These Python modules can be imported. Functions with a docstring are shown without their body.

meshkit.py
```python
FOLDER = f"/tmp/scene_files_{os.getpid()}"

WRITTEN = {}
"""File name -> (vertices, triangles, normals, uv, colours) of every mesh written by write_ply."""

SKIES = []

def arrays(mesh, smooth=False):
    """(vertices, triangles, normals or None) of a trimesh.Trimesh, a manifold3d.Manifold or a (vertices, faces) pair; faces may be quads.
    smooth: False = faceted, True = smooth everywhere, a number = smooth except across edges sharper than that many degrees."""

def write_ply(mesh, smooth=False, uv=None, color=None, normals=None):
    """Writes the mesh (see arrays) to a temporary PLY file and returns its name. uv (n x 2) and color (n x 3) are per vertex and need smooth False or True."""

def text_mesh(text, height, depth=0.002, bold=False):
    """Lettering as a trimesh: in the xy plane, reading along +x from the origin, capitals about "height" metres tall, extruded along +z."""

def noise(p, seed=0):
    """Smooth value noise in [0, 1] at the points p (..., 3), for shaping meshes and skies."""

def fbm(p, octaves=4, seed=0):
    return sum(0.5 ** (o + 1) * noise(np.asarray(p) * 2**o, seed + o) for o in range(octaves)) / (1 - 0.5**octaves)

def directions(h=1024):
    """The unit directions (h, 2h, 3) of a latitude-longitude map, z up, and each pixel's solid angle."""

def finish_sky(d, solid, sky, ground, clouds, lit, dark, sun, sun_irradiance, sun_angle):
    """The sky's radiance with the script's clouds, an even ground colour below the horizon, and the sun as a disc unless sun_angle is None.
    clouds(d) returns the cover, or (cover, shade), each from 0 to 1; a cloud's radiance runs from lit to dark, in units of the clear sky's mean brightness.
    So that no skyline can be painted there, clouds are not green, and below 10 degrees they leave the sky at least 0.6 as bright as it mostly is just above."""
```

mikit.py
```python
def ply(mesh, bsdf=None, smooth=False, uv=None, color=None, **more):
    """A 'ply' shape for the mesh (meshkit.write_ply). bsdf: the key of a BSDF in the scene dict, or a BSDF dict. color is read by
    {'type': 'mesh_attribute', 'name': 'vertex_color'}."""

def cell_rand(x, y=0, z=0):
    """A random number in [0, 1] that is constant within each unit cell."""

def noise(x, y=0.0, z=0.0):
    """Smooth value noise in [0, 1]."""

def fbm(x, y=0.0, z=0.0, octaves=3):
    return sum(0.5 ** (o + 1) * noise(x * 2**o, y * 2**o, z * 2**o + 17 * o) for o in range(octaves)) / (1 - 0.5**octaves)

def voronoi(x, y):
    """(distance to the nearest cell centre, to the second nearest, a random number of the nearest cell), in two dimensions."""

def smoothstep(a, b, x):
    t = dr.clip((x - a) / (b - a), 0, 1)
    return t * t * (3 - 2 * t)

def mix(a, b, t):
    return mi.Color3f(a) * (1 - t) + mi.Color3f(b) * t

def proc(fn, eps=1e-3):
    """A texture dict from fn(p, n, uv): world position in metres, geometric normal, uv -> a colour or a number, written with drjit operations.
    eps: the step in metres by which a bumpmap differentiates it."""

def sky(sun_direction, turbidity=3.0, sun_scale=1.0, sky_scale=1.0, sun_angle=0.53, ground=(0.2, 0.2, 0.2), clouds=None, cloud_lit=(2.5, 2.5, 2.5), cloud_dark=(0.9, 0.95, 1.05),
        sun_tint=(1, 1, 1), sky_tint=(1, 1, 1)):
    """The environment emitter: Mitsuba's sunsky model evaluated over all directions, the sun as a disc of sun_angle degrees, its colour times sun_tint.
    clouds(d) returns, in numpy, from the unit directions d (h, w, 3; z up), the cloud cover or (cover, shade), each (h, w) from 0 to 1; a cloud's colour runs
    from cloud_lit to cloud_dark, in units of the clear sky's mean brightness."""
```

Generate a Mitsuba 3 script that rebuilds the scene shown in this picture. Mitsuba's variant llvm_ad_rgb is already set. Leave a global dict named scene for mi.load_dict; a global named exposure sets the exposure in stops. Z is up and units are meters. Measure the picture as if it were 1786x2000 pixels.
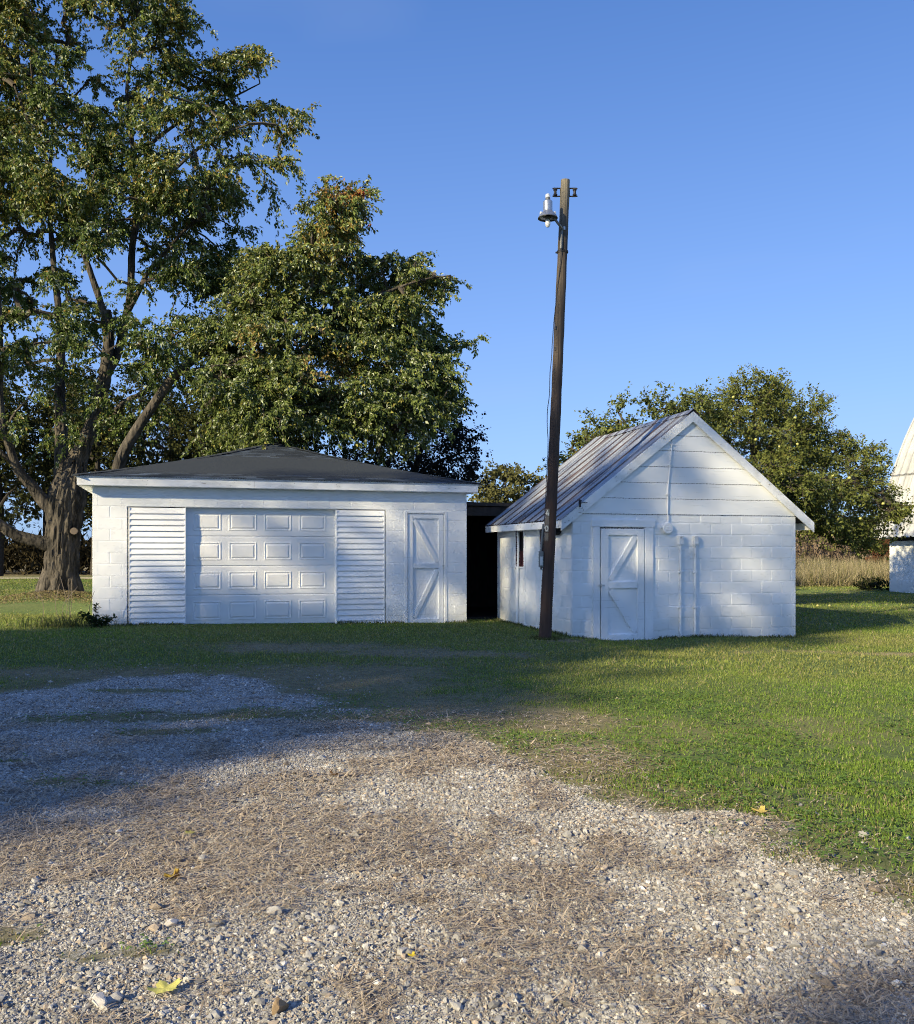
import math
import numpy as np
import trimesh
import shapely
from shapely.geometry import Polygon
from scipy.spatial import cKDTree
import drjit as dr
import mitsuba as mi
import mikit
import meshkit
from mikit import noise, fbm, voronoi, smoothstep, mix, proc

T = mi.ScalarTransform4f
scene, labels = {}, {}
rng = np.random.default_rng(7)

# ------------------------------------------------------------------ camera, sky, exposure
# World frame: the two block buildings stand square to X (along their fronts) and Y (away from the viewer).
YAW = math.radians(16.5)
SN, CS = math.sin(YAW), math.cos(YAW)
EYE, FL, HZ = 1.5, 1786.0, 1076.0
scene['camera'] = {
    'type': 'perspective', 'fov': 2 * math.degrees(math.atan(893 / FL)), 'fov_axis': 'x',
    'principal_point_offset_y': -0.038, 'near_clip': 0.05, 'far_clip': 5000.0,
    'to_world': T().look_at(origin=[0, 0, EYE], target=[SN, CS, EYE], up=[0, 0, 1])}
SUN_AZ, SUN_EL = math.radians(63), math.radians(24)
SUN = (-math.sin(SUN_AZ) * math.cos(SUN_EL), -math.cos(SUN_AZ) * math.cos(SUN_EL), math.sin(SUN_EL))


def haze_cover(d):
    """Thin white haze towards the horizon, and a trace of high cirrus."""
    el = np.degrees(np.arcsin(np.clip(d[..., 2], -1, 1)))
    h = .42 * np.clip(1 - el / 34, 0, 1) ** 1.6
    ci = meshkit.fbm(d * np.array([3.0, 3.0, 9.0]) + 4, 4, 5)
    return np.clip(h + .10 * np.clip((ci - .52) * 5, 0, 1), 0, 1)


scene['sky'] = mikit.sky(SUN, turbidity=3.0, sun_scale=1.35, sun_tint=(0.90, 1.0, 1.02), sky_tint=(0.69, 0.91, 1.42), clouds=haze_cover, cloud_lit=(1.12, 1.42, 2.1), cloud_dark=(1.0, 1.3, 2.0))
exposure = 2.32


def W(r, d, z=0.0):
    """r metres to the right of and d metres ahead of the viewpoint -> world."""
    r, d, z = np.broadcast_arrays(np.asarray(r, float), np.asarray(d, float), np.asarray(z, float))
    return np.stack([d * SN + r * CS, d * CS - r * SN, z], -1)


def at(px, py, d):
    """A sight line measured in the photograph, at its surveyed distance d -> world."""
    px, py, d = np.broadcast_arrays(np.asarray(px, float), np.asarray(py, float), np.asarray(d, float))
    return W((px - 893) / FL * d, d, EYE + (HZ - py) / FL * d)


def rd(p):
    return p[..., 0] * CS - p[..., 1] * SN, p[..., 0] * SN + p[..., 1] * CS


def sst(a, b, x):
    t = np.clip((x - a) / (b - a), 0, 1)
    return t * t * (3 - 2 * t)


# ------------------------------------------------------------------ scene bookkeeping
def numbered(key):
    if key not in scene and key not in labels:
        return key
    i = 1
    while f'{key}_{i:03d}' in scene or f'{key}_{i:03d}' in labels:
        i += 1
    return f'{key}_{i:03d}'


def thing(name, label, cat, group=None):
    key = numbered(name)
    labels[key] = {'label': label, 'category': cat}
    if group:
        labels[key]['group'] = group
    return key


def part(parent, name, mesh, bsdf, smooth=False, color=None, label=None, kind=None, uv=None):
    key = numbered(f'{parent}__{name}' if parent else name)
    if color is not None:
        m = meshkit.arrays(mesh)
        scene[key] = mikit.ply((m[0], m[1]), bsdf, smooth=smooth, color=color, uv=uv)
    else:
        scene[key] = mikit.ply(mesh, bsdf, smooth=smooth, uv=uv)
    if label or kind:
        labels[key] = {}
        if label:
            labels[key]['label'] = label
        if kind:
            labels[key]['kind'] = kind
    return key


def single(name, mesh, bsdf, label, cat, group=None, kind=None, **kw):
    key = part(None, name, mesh, bsdf, **kw)
    labels[key] = {'label': label}
    if cat:
        labels[key]['category'] = cat
    if group:
        labels[key]['group'] = group
    if kind:
        labels[key]['kind'] = kind
    return key


# ------------------------------------------------------------------ mesh helpers
def join(*ms):
    vs, fs, n = [], [], 0
    for m in ms:
        v, f = (np.asarray(m.vertices), np.asarray(m.faces)) if hasattr(m, 'faces') else (np.asarray(m[0]), np.asarray(m[1]))
        if f.shape[1] == 4:
            f = np.vstack([f[:, [0, 1, 2]], f[:, [0, 2, 3]]])
        vs.append(v)
        fs.append(f + n)
        n += len(v)
    return np.vstack(vs), np.vstack(fs)


_SG = np.array([[x, y, z] for x in (-1, 1) for y in (-1, 1) for z in (-1, 1)], float)
_HULL = None


def box(x0, x1, y0, y1, z0, z1, b=0.0):
    """A box with its edges chamfered by b."""
    global _HULL
    h = np.array([x1 - x0, y1 - y0, z1 - z0]) / 2
    c = np.array([x0 + x1, y0 + y1, z0 + z1]) / 2
    if b <= 0:
        return trimesh.creation.box(2 * h, trimesh.transformations.translation_matrix(c))
    b = min(b, h.min() * 0.9)
    if _HULL is None:
        q = np.vstack([_SG * np.where(np.arange(3) == k, 1.0, 0.8) for k in range(3)])
        hull = trimesh.convex.convex_hull(q)
        idx = cKDTree(q).query(hull.vertices)[1]
        _HULL = idx[hull.faces]
    v = np.vstack([_SG * (h - np.where(np.arange(3) == k, 0.0, b)) for k in range(3)]) + c
    return v, _HULL


def tube(pts, rad, sides=8, caps=True):
    p = np.asarray(pts, float)
    rad = np.broadcast_to(np.asarray(rad, float), (len(p),))
    t = np.gradient(p, axis=0)
    t /= np.linalg.norm(t, axis=1, keepdims=True) + 1e-12
    ref = np.array([1.0, 0.13, 0.07]) if abs(t.mean(0)[0]) < 0.8 * np.linalg.norm(t.mean(0)) else np.array([0.1, 1.0, 0.05])
    a = np.cross(t, ref)
    a /= np.linalg.norm(a, axis=1, keepdims=True) + 1e-12
    b = np.cross(t, a)
    ang = np.arange(sides) * 2 * np.pi / sides
    v = p[:, None] + rad[:, None, None] * (np.cos(ang)[None, :, None] * a[:, None] + np.sin(ang)[None, :, None] * b[:, None])
    i, j = np.meshgrid(np.arange(len(p) - 1), np.arange(sides), indexing='ij')
    q = np.stack([i * sides + j, i * sides + (j + 1) % sides, (i + 1) * sides + (j + 1) % sides, (i + 1) * sides + j], -1).reshape(-1, 4)
    v = v.reshape(-1, 3)
    f = np.vstack([q[:, [0, 1, 2]], q[:, [0, 2, 3]]])
    if caps:
        n = len(v)
        v = np.vstack([v, p[:1], p[-1:]])
        k = np.arange(sides)
        f = np.vstack([f, np.stack([k * 0 + n, (k + 1) % sides, k], 1), np.stack([k * 0 + n + 1, k + n - sides, (k + 1) % sides + n - sides], 1)])
    return v, f


def spline(pts, step):
    """Catmull-Rom through the rows of pts (any columns), resampled by about step metres."""
    p = np.asarray(pts, float)
    e = np.vstack([2 * p[0] - p[1], p, 2 * p[-1] - p[-2]])
    out = []
    for i in range(1, len(e) - 2):
        n = max(2, int(np.linalg.norm(e[i + 1, :3] - e[i, :3]) / step))
        t = np.arange(n)[:, None] / n
        a, b, c, d = e[i - 1], e[i], e[i + 1], e[i + 2]
        out.append(0.5 * (2 * b + (c - a) * t + (2 * a - 5 * b + 4 * c - d) * t**2 + (3 * b - a - 3 * c + d) * t**3))
    return np.vstack(out + [p[-1:]])


def lathe(profile, sides=24, at_=(0, 0, 0)):
    """profile rows (radius, z)."""
    p = np.asarray(profile, float)
    ang = np.arange(sides) * 2 * np.pi / sides
    v = np.stack([p[:, None, 0] * np.cos(ang), p[:, None, 0] * np.sin(ang), np.repeat(p[:, 1:], sides, 1)], -1)
    i, j = np.meshgrid(np.arange(len(p) - 1), np.arange(sides), indexing='ij')
    q = np.stack([i * sides + j, i * sides + (j + 1) % sides, (i + 1) * sides + (j + 1) % sides, (i + 1) * sides + j], -1).reshape(-1, 4)
    return v.reshape(-1, 3) + np.asarray(at_), q


def slab(poly_xz, y0, y1):
    """A prism: the polygon in x and z, from y0 to y1."""
    m = trimesh.creation.extrude_polygon(poly_xz, y1 - y0, engine='earcut')
    v = np.array(m.vertices)
    return np.stack([v[:, 0], y1 - v[:, 2], v[:, 1]], 1), np.array(m.faces)[:, ::1]


def bar_xz(p, q, w, y0, y1):
    """A flat bar of width w in a wall plane from p to q, both (x, z)."""
    p, q = np.asarray(p, float), np.asarray(q, float)
    u = (q - p) / np.linalg.norm(q - p)
    n = np.array([-u[1], u[0]]) * w / 2
    return slab(Polygon([p + n, q + n, q - n, p - n]), y0, y1)


def rings(x0, x1, z0, z1, y, steps):
    """A moulded panel on a wall facing -Y: nested rectangles (inset, height)."""
    v = []
    for ins, h in steps:
        v += [(x0 + ins, y - h, z0 + ins), (x1 - ins, y - h, z0 + ins), (x1 - ins, y - h, z1 - ins), (x0 + ins, y - h, z1 - ins)]
    f = []
    for k in range(len(steps) - 1):
        for j in range(4):
            f.append((4 * k + j, 4 * k + (j + 1) % 4, 4 * k + 4 + (j + 1) % 4, 4 * k + 4 + j))
    k = 4 * (len(steps) - 1)
    f.append((k, k + 1, k + 2, k + 3))
    return np.array(v, float), np.array(f)


def swap_to_side(m, x):
    """A wall built facing -Y at y = 0 (x along it) -> a wall facing -X at the given x (that x becomes Y, mirrored)."""
    v, f = join(m)
    return np.stack([x + v[:, 1], -v[:, 0], v[:, 2]], 1), f


def unit(a):
    return a / (np.linalg.norm(a, axis=-1, keepdims=True) + 1e-12)


def leaves(P, D, N, L, Wd, fold=0.18):
    """Bent kite leaves: base P, direction D, normal N, length L, width Wd."""
    n = len(P)
    L, Wd = np.broadcast_to(L, (n,))[:, None], np.broadcast_to(Wd, (n,))[:, None]
    sd = unit(np.cross(D, N))
    up = unit(np.cross(sd, D))
    v = np.stack([P, P + D * L * .42 + sd * Wd / 2 + up * Wd * fold, P + D * L - up * L * .12, P + D * L * .42 - sd * Wd / 2 + up * Wd * fold], 1).reshape(-1, 3)
    k = np.arange(n)[:, None] * 4
    f = np.stack([k + [0, 1, 2], k + [0, 2, 3]], 1).reshape(-1, 3)
    return v, f


def rand_dir(n, g=rng):
    return unit(g.normal(size=(n, 3)))


# ------------------------------------------------------------------ materials
def pr(key, color, rough=0.6, two=True, bump=None, bscale=None, **kw):
    b = {'type': 'principled', 'base_color': color if isinstance(color, dict) else {'type': 'rgb', 'value': list(color)}, 'roughness': rough, **kw}
    if two:
        b = {'type': 'twosided', 'b': b}
    if bump is not None:
        b = {'type': 'bumpmap', 'tex': bump, 'bsdf': b, 'scale': bscale or 1.0}
    scene[key] = b


VC = {'type': 'mesh_attribute', 'name': 'vertex_color'}


def c_block(p, n, uv):
    a = fbm(p.x * 3, p.y * 3, p.z * 3, 3)
    b = fbm(p.x * 14, p.y * 14, p.z * 22, 2)
    low = smoothstep(0.45, 0.02, p.z - 0.35 * a)
    c = mix((0.80, 0.815, 0.83), (0.71, 0.73, 0.75), smoothstep(.35, .75, a) * .7)
    c = mix(c, (0.62, 0.62, 0.60), smoothstep(.62, .82, b) * .35)
    return mix(c, (0.50, 0.50, 0.44), low * .35)


def h_block(p, n, uv):
    return fbm(p.x * 45, p.y * 45, p.z * 45, 2) * .0028 + noise(p.x * 9, p.y * 9, p.z * 9) * .004


pr('m_block', proc(c_block), 0.62, bump=proc(h_block, eps=2e-3), bscale=1.0)


def c_board(p, n, uv):
    g = fbm(p.x * 2.5, p.y * 6, p.z * 40, 3)
    a = fbm(p.x * 2, p.y * 2, p.z * 2, 2)
    c = mix((0.80, 0.815, 0.83), (0.70, 0.715, 0.73), smoothstep(.3, .8, a))
    return mix(c, (0.52, 0.52, 0.50), smoothstep(.66, .8, g) * .45)


pr('m_board', proc(c_board), 0.55)


def c_trim(p, n, uv):
    g = fbm(p.x * 7, p.y * 7, p.z * 7, 3)
    f = fbm(p.x * 30, p.y * 30, p.z * 30, 2)
    c = mix((0.79, 0.80, 0.81), (0.66, 0.67, 0.67), smoothstep(.4, .75, g))
    return mix(c, (0.30, 0.28, 0.25), smoothstep(.70, .78, f) * smoothstep(.45, .6, g) * .8)


pr('m_trim', proc(c_trim), 0.6)


def c_vinyl(p, n, uv):
    g = fbm(p.x * 1.5, p.y * 3, p.z * 2, 3)
    return mix((0.82, 0.83, 0.84), (0.73, 0.74, 0.75), smoothstep(.35, .75, g))


pr('m_vinyl', proc(c_vinyl), 0.42)


def c_gdoor(p, n, uv):
    g = fbm(p.x * 1.2, p.y * 3, p.z * 3, 3)
    d = smoothstep(.45, .1, p.z)
    return mix(mix((0.80, 0.80, 0.795), (0.72, 0.72, 0.715), smoothstep(.35, .75, g)), (0.58, 0.57, 0.53), d * .4)


pr('m_gdoor', proc(c_gdoor), 0.45)


def c_shingle(p, n, uv):
    row = dr.floor(uv.y)
    tab = mikit.cell_rand(dr.floor(uv.x * 3.2 + row * .37), row, 3)
    s = fbm(p.x * 60, p.y * 60, p.z * 60, 2)
    st = fbm(p.x * .8, p.y * .8, p.z * 3, 3)
    c = mix((0.006, 0.010, 0.017), (0.047, 0.064, 0.092), tab * tab * tab * 1.1 + .22 * s)
    return c * (0.8 + .5 * st)


pr('m_shingle', proc(c_shingle), 0.9)
pr('m_shingle_cap', (0.019, 0.025, 0.034), 0.9)


def c_metal(p, n, uv):
    k = p.y / 0.40
    ph = k - dr.floor(k)
    wob = (fbm(p.x * 1.3, p.y * 1.1, 3.0, 3) - .5) * .34
    band = smoothstep(.24, .08, dr.abs(ph - .5 + wob * .5))
    fine = fbm(p.x * 2.0, p.y * 24, 1.0, 3)
    blot = fbm(p.x * 1.4, p.y * 2.6, 5.0, 3)
    rust = dr.clip(band * smoothstep(.26, .50, .5 * fine + .5 * blot + .05) + smoothstep(.54, .68, fine * .55 + blot * .45) * .75, 0, 1)
    zinc = mix((0.25, 0.28, 0.33), (0.47, 0.51, 0.57), fbm(p.x * 2, p.y * 9, 2.0, 3))
    r = mix((0.040, 0.028, 0.026), (0.125, 0.066, 0.046), fbm(p.x * 6, p.y * 20, 7.0, 2))
    return mix(zinc, r, rust * .92)


pr('m_metal', proc(c_metal), 0.48, metallic=0.35)


def c_pole(p, n, uv):
    g = fbm(p.x * 55, p.y * 55, p.z * 1.6, 3)
    k = fbm(p.x * 18, p.y * 18, p.z * .7, 2)
    up = smoothstep(2.2, 5.8, p.z + (k - .5) * 2)
    top = smoothstep(6.3, 7.3, p.z)
    low = mix((0.022, 0.012, 0.009), (0.085, 0.046, 0.031), g)
    hi = mix((0.026, 0.021, 0.018), (0.105, 0.084, 0.068), g)
    wt = mix((0.07, 0.062, 0.046), (0.25, 0.22, 0.17), g)  # weathered top, made paler for the sunlight on it
    return mix(mix(low, hi, up), wt, top)


def h_pole(p, n, uv):
    return fbm(p.x * 60, p.y * 60, p.z * 1.5, 3) * .010


pr('m_pole', proc(c_pole), 0.8, bump=proc(h_pole, eps=2e-3), bscale=1.0)


def c_bark(p, n, uv):
    g = fbm(p.x * 13, p.y * 13, p.z * 3.0, 3)
    a = fbm(p.x * 2, p.y * 2, p.z * 1.2, 2)
    return mix((0.017, 0.015, 0.013), (0.108, 0.093, 0.077), smoothstep(.25, .75, g * .7 + a * .3))


def h_bark(p, n, uv):
    g = fbm(p.x * 16, p.y * 16, p.z * 3.2, 3)
    return smoothstep(.3, .65, g) * .035


pr('m_bark', proc(c_bark), 0.9, bump=proc(h_bark, eps=4e-3), bscale=1.0)
pr('m_twig', (0.075, 0.062, 0.05), 0.85)
pr('m_dark_bark', (0.035, 0.029, 0.024), 0.9)
pr('m_cut', (0.19, 0.15, 0.115), 0.8)
scene['m_leaf'] = {'type': 'principledthin', 'base_color': VC, 'roughness': 0.42, 'diff_trans': 0.45, 'eta': 1.45}
scene['m_grass'] = {'type': 'principledthin', 'base_color': VC, 'roughness': 0.8, 'diff_trans': 0.55, 'eta': 1.12}
scene['m_fallen'] = {'type': 'principledthin', 'base_color': VC, 'roughness': 0.6, 'diff_trans': 0.4, 'eta': 1.3}
pr('m_stone', VC, 0.85)
pr('m_straw', VC, 0.8)
pr('m_apple', (0.44, 0.43, 0.14), 0.4)
pr('m_black', (0.006, 0.006, 0.007), 0.7)
pr('m_iron', (0.022, 0.022, 0.026), 0.55)
pr('m_galv', (0.50, 0.51, 0.52), 0.38, metallic=0.7)
pr('m_paleplastic', (0.78, 0.78, 0.75), 0.4)
pr('m_greymetal', (0.17, 0.175, 0.17), 0.5, metallic=0.2)
pr('m_refl_in', (0.055, 0.055, 0.05), 0.5)
pr('m_bulb', (0.88, 0.87, 0.83), 0.15, clearcoat=0.6)
pr('m_red', (0.040, 0.007, 0.009), 0.6)
pr('m_num', (0.62, 0.60, 0.53), 0.45)
pr('m_numdim', (0.15, 0.125, 0.10), 0.5)
pr('m_wire', (0.03, 0.03, 0.034), 0.5)
scene['m_glass'] = {'type': 'thindielectric', 'int_ior': 1.5}


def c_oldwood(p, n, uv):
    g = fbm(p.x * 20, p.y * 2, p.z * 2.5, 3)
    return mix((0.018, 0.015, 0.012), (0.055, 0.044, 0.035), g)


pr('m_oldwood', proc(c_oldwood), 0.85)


def c_barnroof(p, n, uv):
    g = fbm(p.x * 2, p.y * 5, p.z * 1.5, 3)
    s = fbm(p.x * 12, p.y * 12, p.z * 4, 2)
    c = mix((0.46, 0.465, 0.47), (0.36, 0.365, 0.365), smoothstep(.35, .75, g))
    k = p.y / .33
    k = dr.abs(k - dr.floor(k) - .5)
    c = c * (1 - .35 * smoothstep(.24, .18, k) * smoothstep(.12, .17, k))  # dark lines beside the ribs: relief shading painted into the colour
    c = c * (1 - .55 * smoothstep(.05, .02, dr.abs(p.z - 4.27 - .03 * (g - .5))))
    return mix(c, (0.33, 0.44, 0.42), smoothstep(.66, .80, s) * .4)


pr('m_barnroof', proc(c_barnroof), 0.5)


# ------------------------------------------------------------------ ground
MOUND = (-10.0, 22.9)
_gx = [-40, -8, -1.6, 2, 5.3, 6.0, 6.7, 7.5, 8.3, 10.4, 14, 40]
_gz = [0.1, .2, .2, .15, .10, .09, .02, .0, .03, -.03, -.05, 0.0]


def ground_z(P):
    r, d = rd(P)
    s = sst(8, 14.2, d) * (1 - .8 * sst(24, 38, d))
    z = s * np.interp(P[..., 0], _gx, _gz)
    z = z + .27 * np.exp(-(((r - MOUND[0]) / 1.5) ** 2 + ((d - MOUND[1]) / 1.9) ** 2))
    z = z + .12 * sst(32, 37, d)
    q = np.stack([P[..., 0], P[..., 1], P[..., 0] * 0], -1)
    z = z + (meshkit.fbm(q * .55, 3, 3) - .5) * .07 * sst(2, 5, d) * (1 - .6 * sst(12, 15, d))
    return z + (meshkit.fbm(q * 3.1, 2, 5) - .5) * .022


GRAVEL = Polygon([(-9, 8.6), (-4.72, 9.43), (-4.37, 9.96), (-4.09, 10.55), (-2.49, 10.76), (-1.7, 10.0), (-1.45, 8.9), (-.95, 8.0), (-.35, 7.45), (.1, 6.95), (.3, 6.5),
                  (.53, 6.03), (.78, 5.5), (1.17, 5.16), (1.42, 4.92), (1.56, 4.6), (1.60, 4.25), (1.70, 3.95), (1.95, 3.72), (2.6, 3.5), (4.5, 3.1), (6, 1), (6, -3), (-9, -3)])
# grass tongues inside the gravel and gravel islands in the grass: r, d, half width, half depth
TUFTS = [(-2.9, 8.15, .95, .28), (-1.75, 8.35, .55, .30), (-2.35, 7.45, .40, .16), (-3.1, 6.45, .14, .07), (-2.45, 5.85, .34, .12), (-1.0, 8.2, .6, .3), (-3.3, 9.6, .5, .15),
         (-1.85, 3.58, .20, .10), (-1.40, 3.38, .08, .04), (-1.15, 3.42, .10, .05)]
ISLANDS = [(1.42, 5.12, .26, .13), (1.70, 4.98, .14, .08), (.98, 5.25, .18, .05)]
DIRT = [(-2.4, 12.9, 1.5, .7), (-.5, 12.4, 1.3, .5), (-.2, 8.6, 1.2, 1.3), (-1.0, 10.3, 1.6, 1.2), (.8, 6.6, .6, .7), (.9, 8.1, .5, .8), (-4.6, 10.6, 1.6, .5), (1.55, 14.4, .35, .3), (6.6, 13.4, 1.8, .30),
        (-10.0, 23.1, .55, .55), (1.85, 4.1, .3, .3)]


def fb(r, d, s, o=4, seed=0):
    return meshkit.fbm(np.stack([r * s, d * s, r * 0], -1), o, seed) - .5


def masks(r, d):
    """(gravel, bare earth or dry grass, distance into the gravel) in 0 to 1."""
    pts = shapely.points(r, d)
    sd = shapely.distance(GRAVEL.boundary, pts)
    sd = np.where(shapely.contains(GRAVEL, pts), sd, -sd)
    n1, n2 = fb(r, d, 1.1, 4, 11), fb(r, d, 4.5, 3, 12)
    g = sst(-.22, .22, sd + .9 * n1 * np.clip(d / 5, .5, 2) + .35 * n2)
    for c, e, a, b in TUFTS:
        g = g * (1 - .95 * sst(1.35, .65, np.hypot((r - c) / a, (d - e) / b) + 1.3 * n2 + .6 * n1))
    for c, e, a, b in ISLANDS:
        g = np.maximum(g, sst(1.2, .7, np.hypot((r - c) / a, (d - e) / b) + 1.2 * n2))
    dirt = np.zeros_like(r)
    for c, e, a, b in DIRT:
        dirt = np.maximum(dirt, sst(1.4, .3, np.hypot((r - c) / a, (d - e) / b) + 1.1 * n1 + .9 * n2))
    edge = np.exp(-np.clip(-sd, 0, None) / .45) * sst(.62, .2, g) * .75
    dirt = np.clip(np.maximum(dirt, edge + n2 * .5 * (edge > .05)), 0, 1)
    return g, dirt, sd


def c_ground(p, n, uv):
    f1, f2, cr = voronoi(p.x * 105, p.y * 105)
    g1, g2, cr2 = voronoi(p.x * 45 + 5, p.y * 45)
    sp = fbm(p.x * 5, p.y * 5, 0, 3)
    dirty = fbm(p.x * 1.4, p.y * 1.4, 4.0, 3)
    gv = mix((0.17, 0.16, 0.148), (0.56, 0.54, 0.515), cr * .6 + cr2 * .4)
    gv = gv * (0.28 + .75 * smoothstep(.0, .35, f2 - f1))
    gv = mix(gv, (0.19, 0.142, 0.10), smoothstep(.46, .66, sp * .55 + dirty * .45) * .75)
    big = fbm(p.x * .45, p.y * .45, 2.0, 3)
    fine = fbm(p.x * 22, p.y * 22, 0, 3)
    lw = mix((0.030, 0.050, 0.013), (0.085, 0.115, 0.030), fine)
    lw = mix(lw, (0.125, 0.115, 0.048), smoothstep(.48, .72, big) * .6)
    dt = mix((0.065, 0.055, 0.030), (0.21, 0.18, 0.105), fine * .7 + .3 * sp)
    lw = mix(lw, dt, uv.y)
    return mix(lw, gv, uv.x)


pr('m_ground', proc(c_ground), 0.95)

gx = np.concatenate([-np.geomspace(12, 1800, 26)[::-1], np.arange(-11.9, 14.5, .085), np.geomspace(14.6, 1800, 26)])
gy = np.concatenate([-np.geomspace(2, 900, 14)[::-1], np.arange(-1.5, 20, .085), np.geomspace(20.1, 2500, 34)])
GX, GY = np.meshgrid(gx, gy, indexing='ij')
gp = np.stack([GX.ravel(), GY.ravel(), GX.ravel() * 0], -1)
gr_, gd_ = rd(gp)
gp[:, 2] = ground_z(gp)
gm, gdirt, _ = masks(gr_, gd_)
gm = gm * (gd_ < 13)
gdirt = np.where(gd_ > 47, 1.0, gdirt)
i, j = np.meshgrid(np.arange(len(gx) - 1), np.arange(len(gy) - 1), indexing='ij')
ny = len(gy)
gq = np.stack([i * ny + j, (i + 1) * ny + j, (i + 1) * ny + j + 1, i * ny + j + 1], -1).reshape(-1, 4)
part(None, 'ground', (gp, gq), 'm_ground', smooth=True, uv=np.stack([gm, gdirt], 1), kind='structure')
labels['ground'] = {'label': 'mown lawn with a gravel yard in the foreground', 'kind': 'structure'}

tr, td = np.meshgrid(np.linspace(-60, -13, 40), np.array([43.3, 44.4, 45.4]), indexing='ij')
tp = W(tr.ravel(), td.ravel() + np.sin(tr.ravel() * .3) * .3)
tp[:, 2] = ground_z(tp) + .02
i, j = np.meshgrid(np.arange(39), np.arange(2), indexing='ij')
tq = np.stack([i * 3 + j, (i + 1) * 3 + j, (i + 1) * 3 + j + 1, i * 3 + j + 1], -1).reshape(-1, 4)
pr('m_track', (0.30, 0.26, 0.19), 0.95)
part(None, 'track', (tp, tq), 'm_track', kind='structure')


def scatter(n, d0, d1, spread=.62, power=1.0):
    """n points over the ground the viewpoint overlooks between the distances d0 and d1, evenly by area."""
    d = np.sqrt(rng.uniform(d0 * d0, d1 * d1, n))
    return rng.uniform(-spread, spread, n) * d, d


# gravel stones
_ico = trimesh.creation.icosahedron()
_oct = (np.array([[1, 0, 0], [-1, 0, 0], [0, 1, 0], [0, -1, 0], [0, 0, 1], [0, 0, -1.0]]), np.array([[0, 2, 4], [2, 1, 4], [1, 3, 4], [3, 0, 4], [2, 0, 5], [1, 2, 5], [3, 1, 5], [0, 3, 5]]))

_half = (np.array([[1, 0, -.3], [0, 1, -.3], [-1, 0, -.3], [0, -1, -.3], [0, 0, 1.0]]), np.array([[0, 1, 4], [1, 2, 4], [2, 3, 4], [3, 0, 4]]))


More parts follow.
